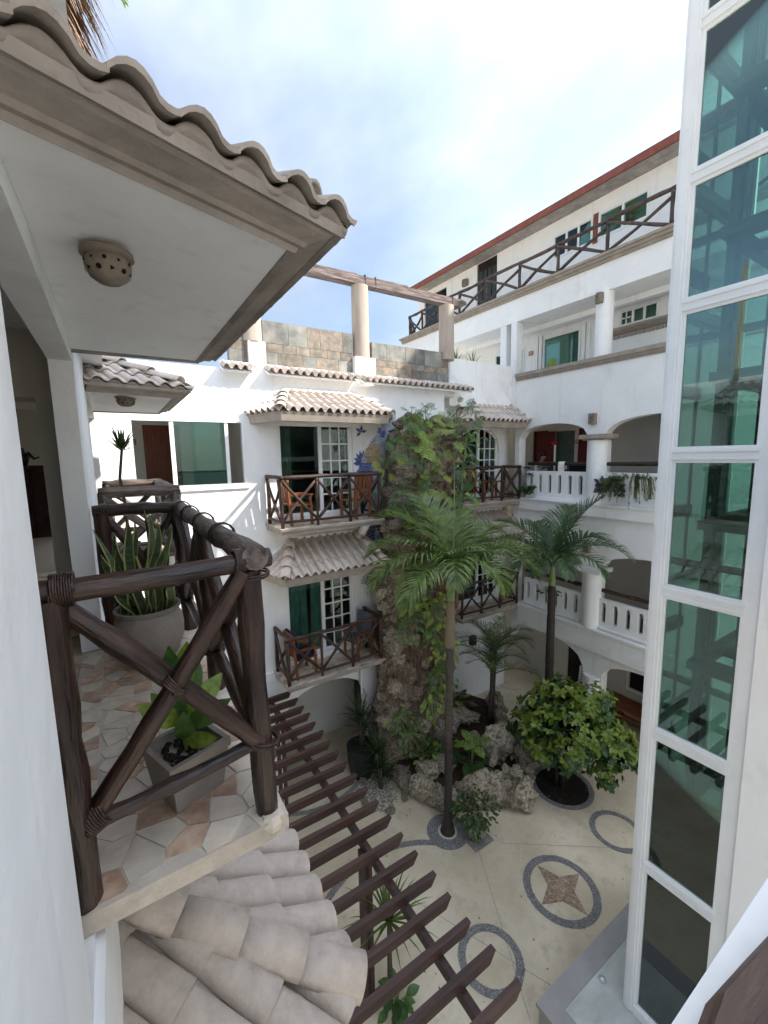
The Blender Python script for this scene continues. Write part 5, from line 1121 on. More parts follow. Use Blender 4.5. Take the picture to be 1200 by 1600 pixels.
def frond(b, base, az, L, el, curl, leaf, n=44, lw=.030, droop=.5, vee=.35, twist=0.0):
    base = Vector(base); pts = []; q = base.copy(); seg = 14; e = el; h = Vector((math.cos(az), math.sin(az), 0))
    for i in range(seg+1):
        pts.append(q.copy()); d = h*math.cos(e)+Vector((0, 0, math.sin(e))); q = q+d*(L/seg); e -= curl/seg*(.5+1.0*i/seg)
    b.tube(pts, [.018*(1-.85*i/seg) for i in range(seg+1)], 5, False)
    for i in range(n):
        t = .10+.90*i/(n-1); k = min(seg-1, int(t*seg)); u = t*seg-k; p = pts[k]*(1-u)+pts[k+1]*u; tg = (pts[k+1]-pts[k]).normalized(); sd_ = tg.cross(Vector((0, 0, 1)))
        if sd_.length < .1: sd_ = Vector((-math.sin(az), math.cos(az), 0))
        sd_.normalize(); up = sd_.cross(tg); ll = leaf*(math.sin(math.pi*(.16+.80*t))**.7)*random.uniform(.85, 1.1)
        for sg in (-1, 1):
            if random.random() < .04: continue
            d = (sd_*sg*(1-.45*t)+tg*(.45+.55*t)+up*vee+rv(.10)).normalized(); s2 = d.cross(up).normalized(); bi = len(b.v); q = p.copy(); m = 4
            for j in range(m+1):
                v = j/m; ww = lw*(1-v)**.6*(.6+.4*min(1, 3*v)); ww = max(ww, .001)
                b.v.append(tuple(q-s2*ww/2)); b.v.append(tuple(q+s2*ww/2)); d2 = (d+Vector((0, 0, -droop*v*v*2.2))).normalized(); q = q+d2*ll/m
            for j in range(m): w_ = bi+2*j; b.f.append((w_, w_+1, w_+3, w_+2))
# palm beside the rock tower
p1 = thing('palm_tree', 'nearer palm with tan crownshaft rising through the pebble collar', 'palm tree', (5.22, 5.98, 0))
def trunk(parent, pts, rad, m, name='trunk'):
    P = []; Rr = []
    for i in range(len(pts)-1):
        a, c = Vector(pts[i]), Vector(pts[i+1]); k = 14
        for j in range(k): t = j/k; P.append(a+(c-a)*t); Rr.append((rad[i]+(rad[i+1]-rad[i])*t)*(1+.05*(j % 2)+random.uniform(-.02, .02)))
    P.append(Vector(pts[-1])); Rr.append(rad[-1]); return MB().tube(P, Rr, 12).build(name, m, parent, True)
trunk(p1, [(5.22, 5.98, 0), (5.23, 5.98, .25), (5.25, 5.99, 2.0)], [.15, .085, .08], 'bark_dark'); trunk(p1, [(5.25, 5.99, 2.0), (5.29, 6.0, 4.02)], [.078, .072], 'bark')
trunk(p1, [(5.29, 6.0, 4.02), (5.29, 6.0, 4.1), (5.31, 6.0, 4.95)], [.115, .105, .075], 'shaft_tan', 'dry_sheath'); trunk(p1, [(5.31, 6.0, 4.95), (5.33, 6.0, 5.55)], [.085, .06], 'shaft_green', 'crownshaft')
top = Vector((5.33, 6.0, 5.5))
A = lambda deg: R_(deg)
for az, L, el, curl, lf, dr in ((172, 1.95, .75, 2.2, .62, .9), (150, 1.9, .95, 2.0, .62, .7), (120, 2.1, 1.15, 1.7, .62, .5), (88, 1.9, 1.30, 1.2, .62, .4), (45, 2.2, 1.0, 1.5, .64, .45), (10, 2.25, .80, 1.6, .66, .55), (-18, 2.2, .62, 1.7, .66, .7), (-48, 1.9, .75, 2.2, .60, .9), (-85, 1.5, .85, 2.5, .56, 1.1), (-128, 1.45, 1.0, 2.6, .54, 1.1), (200, 1.8, .62, 2.2, .6, 1.0)):
    b = MB(); frond(b, top, A(az), L*1.0, el, curl, lf*1.18, 50, .052, dr); b.build('frond', 'frond', p1)
for az, L in ((-75, .95), (-140, .9), (20, 1.1)):
    b = MB(); frond(b, top, A(az), L, 1.25, 1.5, .42, 30, .030, 1.1); b.build('young_frond', 'frond_new', p1)
b = MB(); b.tube([top, top+Vector((.05, .0, .6)), top+Vector((.08, .02, 1.5)), top+Vector((.07, .02, 2.3))], [.022, .014, .009, .003], 6); b.build('spear_leaf', 'shaft_green', p1)
# palm behind the round tree
p2 = thing('palm_tree', 'farther dark-trunked palm rising behind the round tree', 'palm tree', (8.85, 6.3, 0))
trunk(p2, [(8.85, 6.3, 0), (8.9, 6.32, 2.0), (8.93, 6.35, 4.5)], [.13, .105, .085], 'bark_dark'); trunk(p2, [(8.93, 6.35, 4.5), (8.93, 6.35, 5.0)], [.085, .06], 'shaft_green', 'crownshaft')
top = Vector((8.93, 6.35, 4.95))
for az, L, el, curl, lf, dr in ((-58, 2.0, .95, 2.1, .55, .6), (-20, 1.9, 1.0, 1.9, .55, .5), (20, 2.0, 1.15, 1.0, .55, .3), (60, 1.8, 1.1, 1.5, .55, .4), (110, 1.9, 1.1, 1.3, .55, .4), (150, 2.0, .95, 1.6, .55, .5), (185, 1.7, .9, 2.0, .52, .6), (-90, 1.6, .9, 2.3, .5, .7), (-130, 1.6, .95, 2.3, .5, .7), (-160, 1.5, .9, 2.2, .5, .8), (-40, 2.1, 1.3, .8, .5, .3)):
    b = MB(); frond(b, top, A(az), L, el, curl, lf*1.25, 48, .046, dr*1.3); b.build('frond', 'frond_dark', p2)
# slender cane palms
for (x, y, lab, ns) in ((7.95, 7.45, 'slender pale-stemmed cane palm against the white wall', 2), (8.35, 7.75, 'leaning cane palm with arching fronds near the back wall', 2)):
    cp_ = thing('cane_palm', lab, 'palm', (x, y, .4), 'cane palms in the rock planter')
    for s in range(ns):
        tx, ty, tz = x+random.uniform(-.1, .25)*(s+.3), y+random.uniform(-.2, .1), 2.2+random.uniform(-.3, .5)
        MB().tube([(x+s*.07, y, .4), ((x+tx)/2+s*.05, (y+ty)/2, 1.3), (tx, ty, tz)], [.05, .042, .03], 8).build('stem', 'bark', cp_, True)
        for k in range(6):
            b = MB(); frond(b, (tx, ty, tz), k*1.05+s*.6+random.uniform(-.2, .2), random.uniform(1.1, 1.5), random.uniform(.7, 1.25), random.uniform(1.4, 2.2), .36, 34, .018, .45); b.build('frond', 'frond_dark' if k % 3 else 'frond', cp_)
# round glossy tree
rt = thing('round_tree', 'low round-crowned tree with glossy yellow-green leaves in a soil ring', 'tree', (8.25, 5.42, 0))
for dx_, dy_, r in ((0, 0, .05), (.12, .05, .03), (-.1, .08, .03)): MB().tube([(8.25+dx_, 5.42+dy_, 0), (8.25+dx_*1.6, 5.40+dy_, .6), (8.25+dx_*3.2, 5.30+dy_*2, 1.3), (8.25+dx_*5, 5.25+dy_*3, 1.9)], [r*1.3, r, r*.7, r*.3], 8).build('trunk', 'bark_dark', rt, True)
lo_, hi_ = MB(), MB(); ov = ovate(1, .58, 3)
def add_leaf(b, p, d, nrm, L):
    y = Vector(d).normalized(); x = y.cross(Vector(nrm)); 
    if x.length < .05: x = Vector((1, 0, 0))
    x.normalize(); z = x.cross(y); b.add([Vector(p)+(x*v[0]+y*v[1]+z*v[2])*L for v in ov[0]], ov[1])
lobes = [((8.3, 5.15, 1.75), .85), ((8.55, 4.65, 1.55), .62), ((8.0, 5.75, 1.75), .62), ((8.45, 4.95, 2.25), .55), ((8.15, 5.5, 2.3), .5), ((8.75, 4.35, 1.35), .42), ((7.75, 6.0, 1.4), .45), ((7.85, 5.0, 1.35), .5), ((8.7, 5.3, 1.7), .55), ((8.35, 4.5, .95), .35), ((7.65, 5.55, 1.15), .38)]
for c, r in lobes:
    for k in range(int(330*r*r)):
        d = rv().normalized(); rr = r*random.uniform(.55, 1.02)**.5; p = Vector(c)+Vector((d.x, d.y, d.z*.8))*rr*(1+.18*noise.noise(d*3+Vector(c)))
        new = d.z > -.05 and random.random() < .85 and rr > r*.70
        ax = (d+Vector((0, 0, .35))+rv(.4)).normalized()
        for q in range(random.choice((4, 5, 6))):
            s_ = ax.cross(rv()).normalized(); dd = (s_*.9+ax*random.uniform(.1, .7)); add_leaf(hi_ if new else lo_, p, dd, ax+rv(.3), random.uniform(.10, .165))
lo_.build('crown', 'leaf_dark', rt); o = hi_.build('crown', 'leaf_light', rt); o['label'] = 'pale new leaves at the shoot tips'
# spiky plants
def rosette(b, c, n, L, w, up0=.05, up1=1.4, droop=.5, seg=5):
    for k in range(n):
        a = k*2.4+random.uniform(-.2, .2); e = up0+(up1-up0)*((k+.5)/n); strip_leaf(b, Vector(c)+Vector((.02*math.cos(a), .02*math.sin(a), .04*k/n)), (math.cos(a)*math.cos(e), math.sin(a)*math.cos(e), math.sin(e)), L*random.uniform(.75, 1.1), w, droop, seg)
def spiky(c, heads, label, L=.55, w=.03, m='frond_dark', name='yucca', n=46, pot=None):
    t = thing(name, label, 'plant', c); b = MB()
    for (dx_, dy_, h) in heads:
        MB().tube([c, (c[0]+dx_*.6, c[1]+dy_*.6, c[2]+h*.6), (c[0]+dx_, c[1]+dy_, c[2]+h)], [.045, .035, .03], 7).build('stem', 'bark', t, True); rosette(b, (c[0]+dx_, c[1]+dy_, c[2]+h), n, L, w)
    b.build('leaves', m, t)
    if pot: MB().lathe(pot, (c[0], c[1], 0), 20).build('pot', 'pot_black', t, 'auto')
    return t
spiky((4.68, 7.72, 0), [(0, 0, .55), (.12, .1, .25), (-.08, .05, .95)], 'spiky dracaena standing in the gravel bed', .62, .04)
spiky((4.55, 8.4, .75), [(0, 0, .75), (.1, .0, .4)], 'spiky dracaena in a black pot by the arch', .62, .035, pot=[(.28, 0), (.34, .4), (.36, .76), (.30, .78), (.28, .72), (.0, .72)])
spiky((2.72, 4.35, .0), [(0, 0, 1.30)], 'long-leaved dracaena under the pergola', .75, .045, 'frond', n=42)
# planters on the second-floor parapet
for y, lab in ((8.95, 'left spiky plant on the white corner parapet'), (8.98, 'right spiky plant on the white corner parapet')):
    x = 8.55 if 'left' in lab else 9.25; t = spiky((x, 9.5, 9.5), [(0, 0, .85)], lab, .48, .03, 'frond', n=38)
t = thing('leafy_plant', 'broad two-leaf plant in front of the gallery window', 'plant', (10.9, 8.1, 9.0)); MB().tube([(10.9, 8.1, 9.0), (10.9, 8.1, 9.7), (10.88, 8.05, 10.15)], [.02, .015, .01], 6).build('stem', 'shaft_green', t)
place_leaf(t, (10.88, 8.05, 10.1), (-.1, -.3, 1), (-1, -.2, .2), .38, 'wide', 'leaf_light'); place_leaf(t, (10.88, 8.05, 10.05), (-.2, 1, .1), (-.3, 0, 1), .42, 'wide', 'leaf_light')
# small plant at the pergola post
ground_plant((2.72, 4.18, .05), 18, .2, 'small broad-leaf plant at the pergola post foot', 'oval', 'leaf', .16, .35)
# hanging fern and trailing plants on the right gallery
def trailing(c, n, L, label, m, leaf=.06, spread=.25, dens=16, kind='fern'):
    t = thing('hanging_plant', label, 'plant', c); b = MB(); c = Vector(c)
    for k in range(n):
        a = random.uniform(-1, 1); p = c+Vector((random.uniform(-.05, .05), a*spread, random.uniform(-.03, .05))); d = Vector((-.6, a*.6, random.uniform(.1, .7))); pts = [p.copy()]; ln = L*random.uniform(.5, 1.1)
        for i in range(8): pts.append(pts[-1]+d.normalized()*ln/8); d += Vector((.12, 0, -.45))
        b.tube(pts, .004, 3, False)
        for i in range(1, 9):
            for q in range(dens//8):
                dd = rv(); 
                if kind == 'fern': strip_leaf(b, pts[i-1].lerp(pts[i], random.random()), dd, leaf*random.uniform(.7, 1.6), .011, .3, 2)
                else: add_leaf(b, pts[i], dd+Vector((-.4, 0, -.3)), (-1, 0, .6), leaf*random.uniform(.7, 1.3))
    b.build('foliage', m, t); return t
trailing((10.30, 5.22, 7.12), 46, .80, 'feathery fern spilling over the white balustrade', 'frond', .055, .45, 120)
trailing((10.32, 5.75, 7.02), 12, .42, 'dark-leaved trailing plant beside the fern', 'leaf_grey', .13, .22, 16, 'leaf')
trailing((10.3, 8.25, 6.78), 6, .25, 'small dark trailing plant through the first balustrade slots', 'leaf_dark', .12, .12, 16, 'leaf')
t = ground_plant((10.75, 8.3, 6.9), 18, .30, 'grey-leaved potted plant behind the balustrade', 'oval', 'leaf_grey', .25, .55)
MB().lathe([(.13, -.5), (.18, -.1), (.18, 0), (.15, 0), (.14, -.05), (0, -.05)], (10.75, 8.3, 6.9), 16).build('pot', 'pot_clay', t, 'auto')
t = ground_plant((10.35, 7.35, 3.75), 16, .16, 'dark plant on the first-floor balustrade behind the palm', 'oval', 'leaf_dark', .3, .1)
t = ground_plant((10.5, 8.55, 9.32), 3, .14, 'tiny weed growing on the corner awning', 'oval', 'leaf_light', .05, .15)
# ---- pots on the near balconies
def pot_profile(R, H): return [(R*.62, 0), (R*.82, H*.12), (R*.98, H*.42), (R*1.0, H*.62), (R*.94, H*.82), (R*.86, H*.90), (R*.93, H*.94), (R*.95, H), (R*.86, H*1.0), (R*.80, H*.90), (0, H*.88)]
sp_ = thing('potted_snake_plant', 'snake plant in a round grey clay pot on the near balcony', 'potted plant', (.12, 3.22, Z2))
MB().lathe(pot_profile(.215, .37), (.12, 3.22, Z2), 36).build('pot', 'pot_clay', sp_, 'auto'); MB().lathe([(.17, 0), (.17, .006), (0, .012)], (.12, 3.22, Z2+.33), 20).build('soil', 'soil', sp_)
for k in range(20):
    a = k*2.4; r = .13*math.sqrt((k+.5)/20); p = Vector((.12+r*math.cos(a), 3.22+r*math.sin(a), Z2+.33)); lean = .08+.38*random.random()*(r/.13)
    d = Vector((math.cos(a)*lean, math.sin(a)*lean, 1)); L = random.uniform(.42, .74)*(1-.3*(r/.13)*random.random()); w = random.uniform(.052, .072)
    y = d.normalized(); x = y.cross(Vector((math.sin(a*1.7), math.cos(a*1.7), .2))).normalized(); z = x.cross(y); vs = []; es = []; n = 8
    for i in range(n+1):
        t = i/n; ww = w*(.75+.5*t if t < .5 else 1.0)*(1-max(0, (t-.55)/.45)**1.8)+.001; q = p+y*L*t+z*(.05*math.sin(t*5+k))*L+x*.02*math.sin(t*6+k*2)
        vs += [q-x*ww/2, q-x*ww*.36-z*.004, q+x*ww*.36-z*.004, q+x*ww/2]
    b = MB().add(vs, [(4*i+1, 4*i+2, 4*i+6, 4*i+5) for i in range(n)]); lf = b.build('leaf', 'snake', sp_, True)
    MB().add(vs, [(4*i+s, 4*i+s+1, 4*i+s+5, 4*i+s+4) for i in range(n) for s in (0, 2)]).build('leaf_margin', 'snake_edge', lf, True)
bx = thing('planter_box', 'square clay planter with bright broad leaves at the balcony corner', 'potted plant', (.155, 1.80, Z2))
c = (.155, 1.80); b = MB(); o_, t_ = .105, .135
def ringz(h, z): return [(c[0]-h, c[1]-h, z), (c[0]+h, c[1]-h, z), (c[0]+h, c[1]+h, z), (c[0]-h, c[1]+h, z)]
vs = ringz(.098, Z2)+ringz(.118, Z2+.165)+ringz(.126, Z2+.17)+ringz(.126, Z2+.205)+ringz(.106, Z2+.205)+ringz(.103, Z2+.155); f = [(3, 2, 1, 0)]
for k in range(5):
    for i in range(4): f.append((k*4+i, k*4+(i+1) % 4, k*4+4+(i+1) % 4, k*4+4+i))
f.append((20, 21, 22, 23)); vs = [(c[0]+(x-c[0])*math.cos(.35)-(y-c[1])*math.sin(.35), c[1]+(x-c[0])*math.sin(.35)+(y-c[1])*math.cos(.35), z) for x, y, z in vs]
b.add(vs, f).build('pot', 'pot_clay', bx)
b = MB()
for k in range(60): b.lathe([(.012, 0), (.014, .008), (.004, .016)], (c[0]+random.uniform(-.085, .085), c[1]+random.uniform(-.085, .085), Z2+.158), 5, .3)
b.build('soil', 'soil', bx)
for k, (a, e, L, h, kd) in enumerate(((2.6, 1.35, .20, .23, 0), (1.2, 1.4, .23, .20, 0), (.5, 1.2, .20, .17, 0), (3.6, .75, .20, .12, 0), (5.6, .55, .20, .10, 0), (0.1, .8, .21, .12, 0), (4.6, .9, .17, .05, 0), (5.2, .35, .15, .04, 0), (1.9, .9, .20, .11, 0), (2.9, 1.0, .18, .10, 0), (4.1, 1.2, .19, .13, 0), (5.9, 1.1, .17, .08, 0))):
    p = Vector((c[0]+.01*math.cos(a), c[1]+.01*math.sin(a), Z2+.17+h)); d = Vector((math.cos(a)*math.cos(e), math.sin(a)*math.cos(e), math.sin(e)))
    MB().tube([(c[0], c[1], Z2+.16), p], [.006, .004], 5, False).build('stalk', 'leaf_light', bx); place_leaf(bx, p, d, Vector((-.3, -1, .5))+rv(.3), L, 'lance', 'leaf_light' if k % 2 else 'leaf', 1.15)
# dracaena on far balcony
dr = thing('potted_dracaena', 'thin-stemmed dracaena in a terracotta pot on the second balcony', 'potted plant', (.06, 6.1, Z2))
MB().lathe(pot_profile(.17, .34), (.06, 6.1, Z2), 24).build('pot', 'pot_clay', dr, 'auto')
MB().tube([(.06, 6.1, Z2+.3), (.10, 6.1, Z2+.7), (.06, 6.1, 7.55), (.11, 6.1, 7.9)], [.02, .018, .018, .016], 7).build('stem', 'bark', dr, True); b = MB(); rosette(b, (.11, 6.1, 7.88), 26, .30, .05, .0, 1.45, .35, 5); b.build('leaves', 'leaf_dark', dr)
pt = thing('flower_pot', 'round buff pot on the second balcony floor', 'pot', (.25, 5.95, Z2)); MB().lathe(pot_profile(.17, .33), (.25, 5.95, Z2), 24).build('pot', 'pot_clay', pt, 'auto'); MB().lathe([(.14, 0), (.13, .01), (0, .012)], (.25, 5.95, Z2+.295), 14).build('soil', 'soil', pt)
# courtyard potted vine
pv = thing('potted_vine', 'pot on a slate square spilling a green vine beside the palm', 'potted plant', (5.62, 5.55, 0)); MB().lathe(pot_profile(.2, .36), (5.62, 5.55, .012), 24).build('pot', 'pot_clay', pv, 'auto')
o = MB().box(5.36, 5.86, 5.3, 5.8, .003, .012).build('slate_square', 'slate_grey', pv)
b = MB()
for k in range(330):
    d = rv(); d.z = abs(d.z)*.8-.25; p = Vector((5.60, 5.58, .52))+Vector((d.x*.42, d.y*.38, d.z*.42)); add_leaf(b, p, d+rv(.5)+Vector((0, 0, -.3)), Vector((0, 0, 1))+rv(.6), random.uniform(.06, .11))
b.build('foliage', 'leaf', pv)
# dry-skirted palm behind the roof, top left
dp = thing('fan_palm', 'palm with a hanging skirt of dry brown fronds above the near canopy', 'palm tree', (-.22, 13.0, 0)); MB().tube([(-.22, 13, 0), (-.22, 13, 17.5)], [.25, .2], 10).build('trunk', 'bark', dp, True)
b = MB()
for k in range(620):
    a = random.uniform(0, 6.28); z = random.uniform(17.4, 19.9); p = Vector((-.22+.2*math.cos(a), 13+.2*math.sin(a), z)); strip_leaf(b, p, (math.cos(a)*.55, math.sin(a)*.55, -1+random.uniform(-.2, .4)), random.uniform(.9, 1.9), .07, .5, 4)
b.build('dry_skirt', 'dry_frond', dp)
b = MB()
for k in range(10): frond(b, (-.22, 13, 19.6), k*.63, 2.0, .5, 1.5, .5, 26, .05, .5)
b.build('fronds', 'leaf_light', dp)

# ================================================================== FURNITURE AND SMALL THINGS
def chair(loc, rot, label, group, cloth=None):
    t = thing('wooden_chair', label, 'chair', loc, group); Mx = Matrix.Translation(loc) @ Matrix.Rotation(rot, 4, 'Z')
    def part(name, b, m='chair_wood'):
        b.v = [tuple(Mx @ Vector(v)) for v in b.v]; return b.build(name, m, t)
    for x in (-.22, .22):
        part('leg', MB().box(x-.025, x+.025, -.24, -.19, 0, .40)); part('leg', MB().hexa([(x-.025, .2, 0), (x+.025, .2, 0), (x+.025, .25, 0), (x-.025, .25, 0), (x-.025, .27, .92), (x+.025, .27, .92), (x+.025, .31, .92), (x-.025, .31, .92)]))
        part('arm', MB().box(x-.035, x+.035, -.26, .24, .60, .63)); part('arm_post', MB().box(x-.02, x+.02, -.22, -.18, .40, .60))
    for k in range(5): part('seat_slat', MB().box(-.24, .24, -.25+k*.095, -.25+k*.095+.08, .40, .425))
    for k in range(4): x = -.17+k*.113; part('back_slat', MB().hexa([(x-.04, .215, .45), (x+.04, .215, .45), (x+.04, .24, .45), (x-.04, .24, .45), (x-.04, .275, .93), (x+.04, .275, .93), (x+.04, .30, .93), (x-.04, .30, .93)]))
    part('back_rail', MB().hexa([(-.24, .265, .86), (.24, .265, .86), (.24, .275, .86), (-.24, .275, .86), (-.24, .27, .98), (.24, .27, .98), (.24, .31, .98), (-.24, .31, .98)]))
    if cloth: part('cushion', MB().box(-.22, .22, -.24, .2, .426, .50), cloth); part('cushion', MB().hexa([(-.23, .17, .5), (.23, .17, .5), (.23, .21, .5), (-.23, .21, .5), (-.23, .22, 1.0), (.23, .22, 1.0), (.23, .26, 1.0), (-.23, .26, 1.0)]), cloth)
chair((3.12, 8.25, Z2), R_(95), 'wooden armchair in the sun at the left end of the upper balcony', 'balcony chairs')
chair((4.50, 8.28, Z2), R_(-70), 'wooden armchair in shade at the right end of the upper balcony', 'balcony chairs')
chair((3.10, 8.30, Z1), R_(95), 'armchair draped in dark blue at the left end of the lower balcony', 'balcony chairs', 'cloth_blue')
chair((4.50, 8.32, Z1), R_(-75), 'armchair with grey cushion at the right end of the lower balcony', 'balcony chairs', 'cloth_grey')
chair((8.75, 8.92, Z2), R_(100), 'wooden armchair behind the corner balcony railing', 'balcony chairs')
t = thing('side_table', 'small wooden table on the corner balcony under the arched window', 'table', (9.7, 9.0, Z2))
MB().box(9.4, 10.0, 8.82, 9.2, Z2+.52, Z2+.56).build('table_top', 'chair_wood', t)
for x in (9.45, 9.95):
    for y in (8.86, 9.16): MB().box(x-.025, x+.025, y-.025, y+.025, Z2, Z2+.52).build('leg', 'chair_wood', t)
# ground-floor table
t = thing('dining_table', 'long brown wooden trestle table under the right arcade', 'table', (11.5, 5.55, 0))
for k in range(5): MB().box(11.15+k*.15, 11.15+k*.15+.145, 4.75, 6.3, .72, .76).build('plank', 'table_wood', t)
for y in (5.0, 6.05):
    b = MB(); b.bar((11.25, y, .0), (11.8, y, .72), .07, .07); b.build('leg', 'table_wood', t); b = MB(); b.bar((11.8, y+.01, .0), (11.25, y+.01, .72), .07, .07); b.build('leg', 'table_wood', t)
MB().box(11.5, 11.55, 5.0, 6.05, .3, .4).build('stretcher', 'table_wood', t)
t = thing('bench', 'brown wooden bench beside the trestle table', 'bench', (12.0, 5.5, 0)); MB().box(11.86, 12.12, 4.8, 6.2, .42, .46).build('seat', 'table_wood', t)
for y in (4.95, 6.05): MB().box(11.9, 12.08, y-.03, y+.03, 0, .42).build('leg', 'table_wood', t)
def slat_chair(loc, rot, label):
    t = thing('white_chair', label, 'chair', loc, 'white chairs under the arcade'); Mx = Matrix.Translation(loc) @ Matrix.Rotation(rot, 4, 'Z')
    def part(name, b): b.v = [tuple(Mx @ Vector(v)) for v in b.v]; b.build(name, 'white_plastic', t)
    for x in (-.21, .21): part('leg', MB().box(x-.02, x+.02, -.22, -.18, 0, .43)); part('leg', MB().hexa([(x-.02, .2, 0), (x+.02, .2, 0), (x+.02, .24, 0), (x-.02, .24, 0), (x-.02, .3, 1.0), (x+.02, .3, 1.0), (x+.02, .33, 1.0), (x-.02, .33, 1.0)]))
    part('seat', MB().box(-.23, .23, -.23, .22, .43, .46))
    for k in range(6): z = .52+k*.085; y = .235+.07*(k/6); part('back_slat', MB().box(-.2, .2, y, y+.02, z, z+.055))
slat_chair((11.75, 7.3, 0), R_(-100), 'white slatted chair behind the bush, under the arcade')
slat_chair((11.2, 7.05, 0), R_(60), 'second white chair in front of the slatted one, partly hidden by the bush')
# speaker, sconces, lamps
sp = thing('wall_speaker', 'small black loudspeaker on the white wall behind the palm', 'loudspeaker', (9.1, RY, 1.95)); MB().box(8.99, 9.19, RY-.14, RY-.004, 1.82, 2.10).build('cabinet', 'black', sp); MB().box(9.01, 9.17, RY-.15, RY-.141, 1.84, 2.08).build('grille', 'steel_dark', sp)
def sconce(c, label, w=.17, h=.27, d=.12, cyl=False):
    t = thing('wall_lamp', label, 'lamp', c, 'clay wall lamps'); x, y, z = c
    if cyl: MB().lathe([(w*.5, -h/2), (w*.55, 0), (w*.5, h/2)], (x-.03, y, z), 16).build('shade', 'lamp_clay', t, 'auto')
    else: MB().box(x-d, x-.002, y-w/2, y+w/2, z-h/2, z+h/2).build('shade', 'lamp_clay', t)
    dd = d+.004 if not cyl else w*.55+.032
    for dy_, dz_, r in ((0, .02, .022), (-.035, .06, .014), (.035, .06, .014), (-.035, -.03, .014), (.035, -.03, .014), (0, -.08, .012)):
        b = MB(); b.add([(x-dd, y+dy_+r*math.cos(i*math.pi/3), z+dz_+r*math.sin(i*math.pi/3)) for i in range(6)], [tuple(range(6))]); b.build('cutout_dark', 'hole_dark', t)
sconce((RX, 6.35, 8.60), 'pierced clay lamp above the first-gallery column'); sconce((RX-.05, 6.30, 11.47), 'pierced clay lamp at the top of the upper round column', .18, .24, cyl=True); sconce((RX, 6.35, 5.28), 'pierced clay lamp above the lower gallery column, among fronds')
sconce((11.6, 12.3, 14.05), 'round clay lamp beside the dark roof-level door', .26, .22, cyl=True)
def ceiling_lamp(c, label, R=.095):
    t = thing('ceiling_lamp', label, 'lamp', c, 'pierced clay ceiling lamps'); x, y, z = c
    MB().lathe([(R*1.12, -.001), (R*1.15, -.018), (R*1.0, -.024)], c, 24).build('ceiling_plate', 'lamp_clay', t, 'auto')
    prof = [(R*.92, -.024), (R*1.0, -.04), (R*.98, -.062), (R*.82, -.092), (R*.5, -.11), (.001, -.115)]; MB().lathe(prof, c, 28).build('bowl', 'lamp_clay', t, 'auto')
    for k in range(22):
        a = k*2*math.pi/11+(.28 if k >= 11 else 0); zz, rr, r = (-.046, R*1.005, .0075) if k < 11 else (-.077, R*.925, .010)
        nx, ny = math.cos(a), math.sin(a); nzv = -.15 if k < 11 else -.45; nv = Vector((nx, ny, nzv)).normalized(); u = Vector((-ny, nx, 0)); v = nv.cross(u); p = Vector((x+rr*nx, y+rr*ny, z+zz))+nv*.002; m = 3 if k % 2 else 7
        MB().add([p+(u*math.cos(i*6.283/m)+v*math.sin(i*6.283/m))*r for i in range(m)], [tuple(range(m))]).build('cutout_dark', 'hole_dark', t)
ceiling_lamp((.05, 2.0, 8.535), 'pierced clay bowl lamp on the near canopy soffit', .078); ceiling_lamp((.20, 6.1, 8.52), 'pierced clay bowl lamp under the second canopy', .10)
# cabinet in the corridor
cb = thing('wooden_cabinet', 'dark carved wall cabinet inside the left corridor', 'cabinet', (-.84, 6.7, 6.4)); MB().box(-1.0, -.68, 6.5, 6.9, 6.85, 7.68).build('body', 'cabinet', cb); MB().box(-1.03, -.66, 6.45, 6.92, 7.68, 7.72).build('top', 'cabinet', cb)
for x in (-.99, -.835): MB().box(x, x+.145, 6.485, 6.5, 6.9, 7.64).build('door', 'cabinet', cb)
b = MB(); b.box(-1.0, -.68, 6.6, 6.9, Z2, 6.85); b.build('base', 'plaster_in', cb)
og = thing('iron_ornament', 'small dark iron ornament on top of the corridor cabinet', 'ornament', (-.86, 6.6, 7.72)); MB().tube([(-.90, 6.6, 7.72), (-.88, 6.6, 7.82), (-.84, 6.6, 7.86), (-.79, 6.6, 7.80), (-.74, 6.6, 7.82)], [.04, .05, .03, .015, .01], 6).build('body', 'black', og, True); MB().tube([(-.88, 6.6, 7.83), (-.90, 6.6, 7.93)], [.03, .02], 6).build('head', 'black', og)
# gallery clutter: towel, red bottle, broom, crate
tl = MB(); vs = []; n = 8
for i in range(n+1):
    for j, (dx_, z) in enumerate(((-.02, 7.14), (-.065, 7.35), (-.06, 7.49), (-.005, 7.525), (.05, 7.49), (.055, 7.30))): vs.append((10.52+dx_+random.uniform(-.006, .006), 7.18+.20*i/n, z+.02*math.sin(i*1.3)*(j in (0, 5))))
tag(tl.add(vs, [(6*i+j, 6*i+6+j, 6*i+7+j, 6*i+j+1) for i in range(n) for j in range(5)]).build('towel', 'cloth_white', None, True), 'white towel draped over the wooden gallery handrail', 'towel')
t = thing('upright_stick', 'red cup-shaped top on a pale upright stick in the gallery', 'stick', (11.1, 7.95, Z2)); MB().tube([(11.1, 7.95, Z2), (11.1, 7.95, 8.02)], .03, 8).build('stick', 'white_plastic', t); MB().lathe([(.05, 0), (.11, .07), (.12, .09), (.0, .09)], (11.1, 7.95, 8.0), 14).build('cup', 'red_plastic', t, 'auto')
t = thing('mop', 'thin mop handle leaning in the gallery', 'mop', (11.6, 7.3, Z2)); MB().tube([(11.6, 7.3, Z2), (11.8, 7.25, 7.75)], .012, 6).build('handle', 'trim', t); MB().lathe([(.10, 0), (.05, .12), (.0, .14)], (11.6, 7.3, Z2), 10, .2).build('head', 'cloth_white', t)
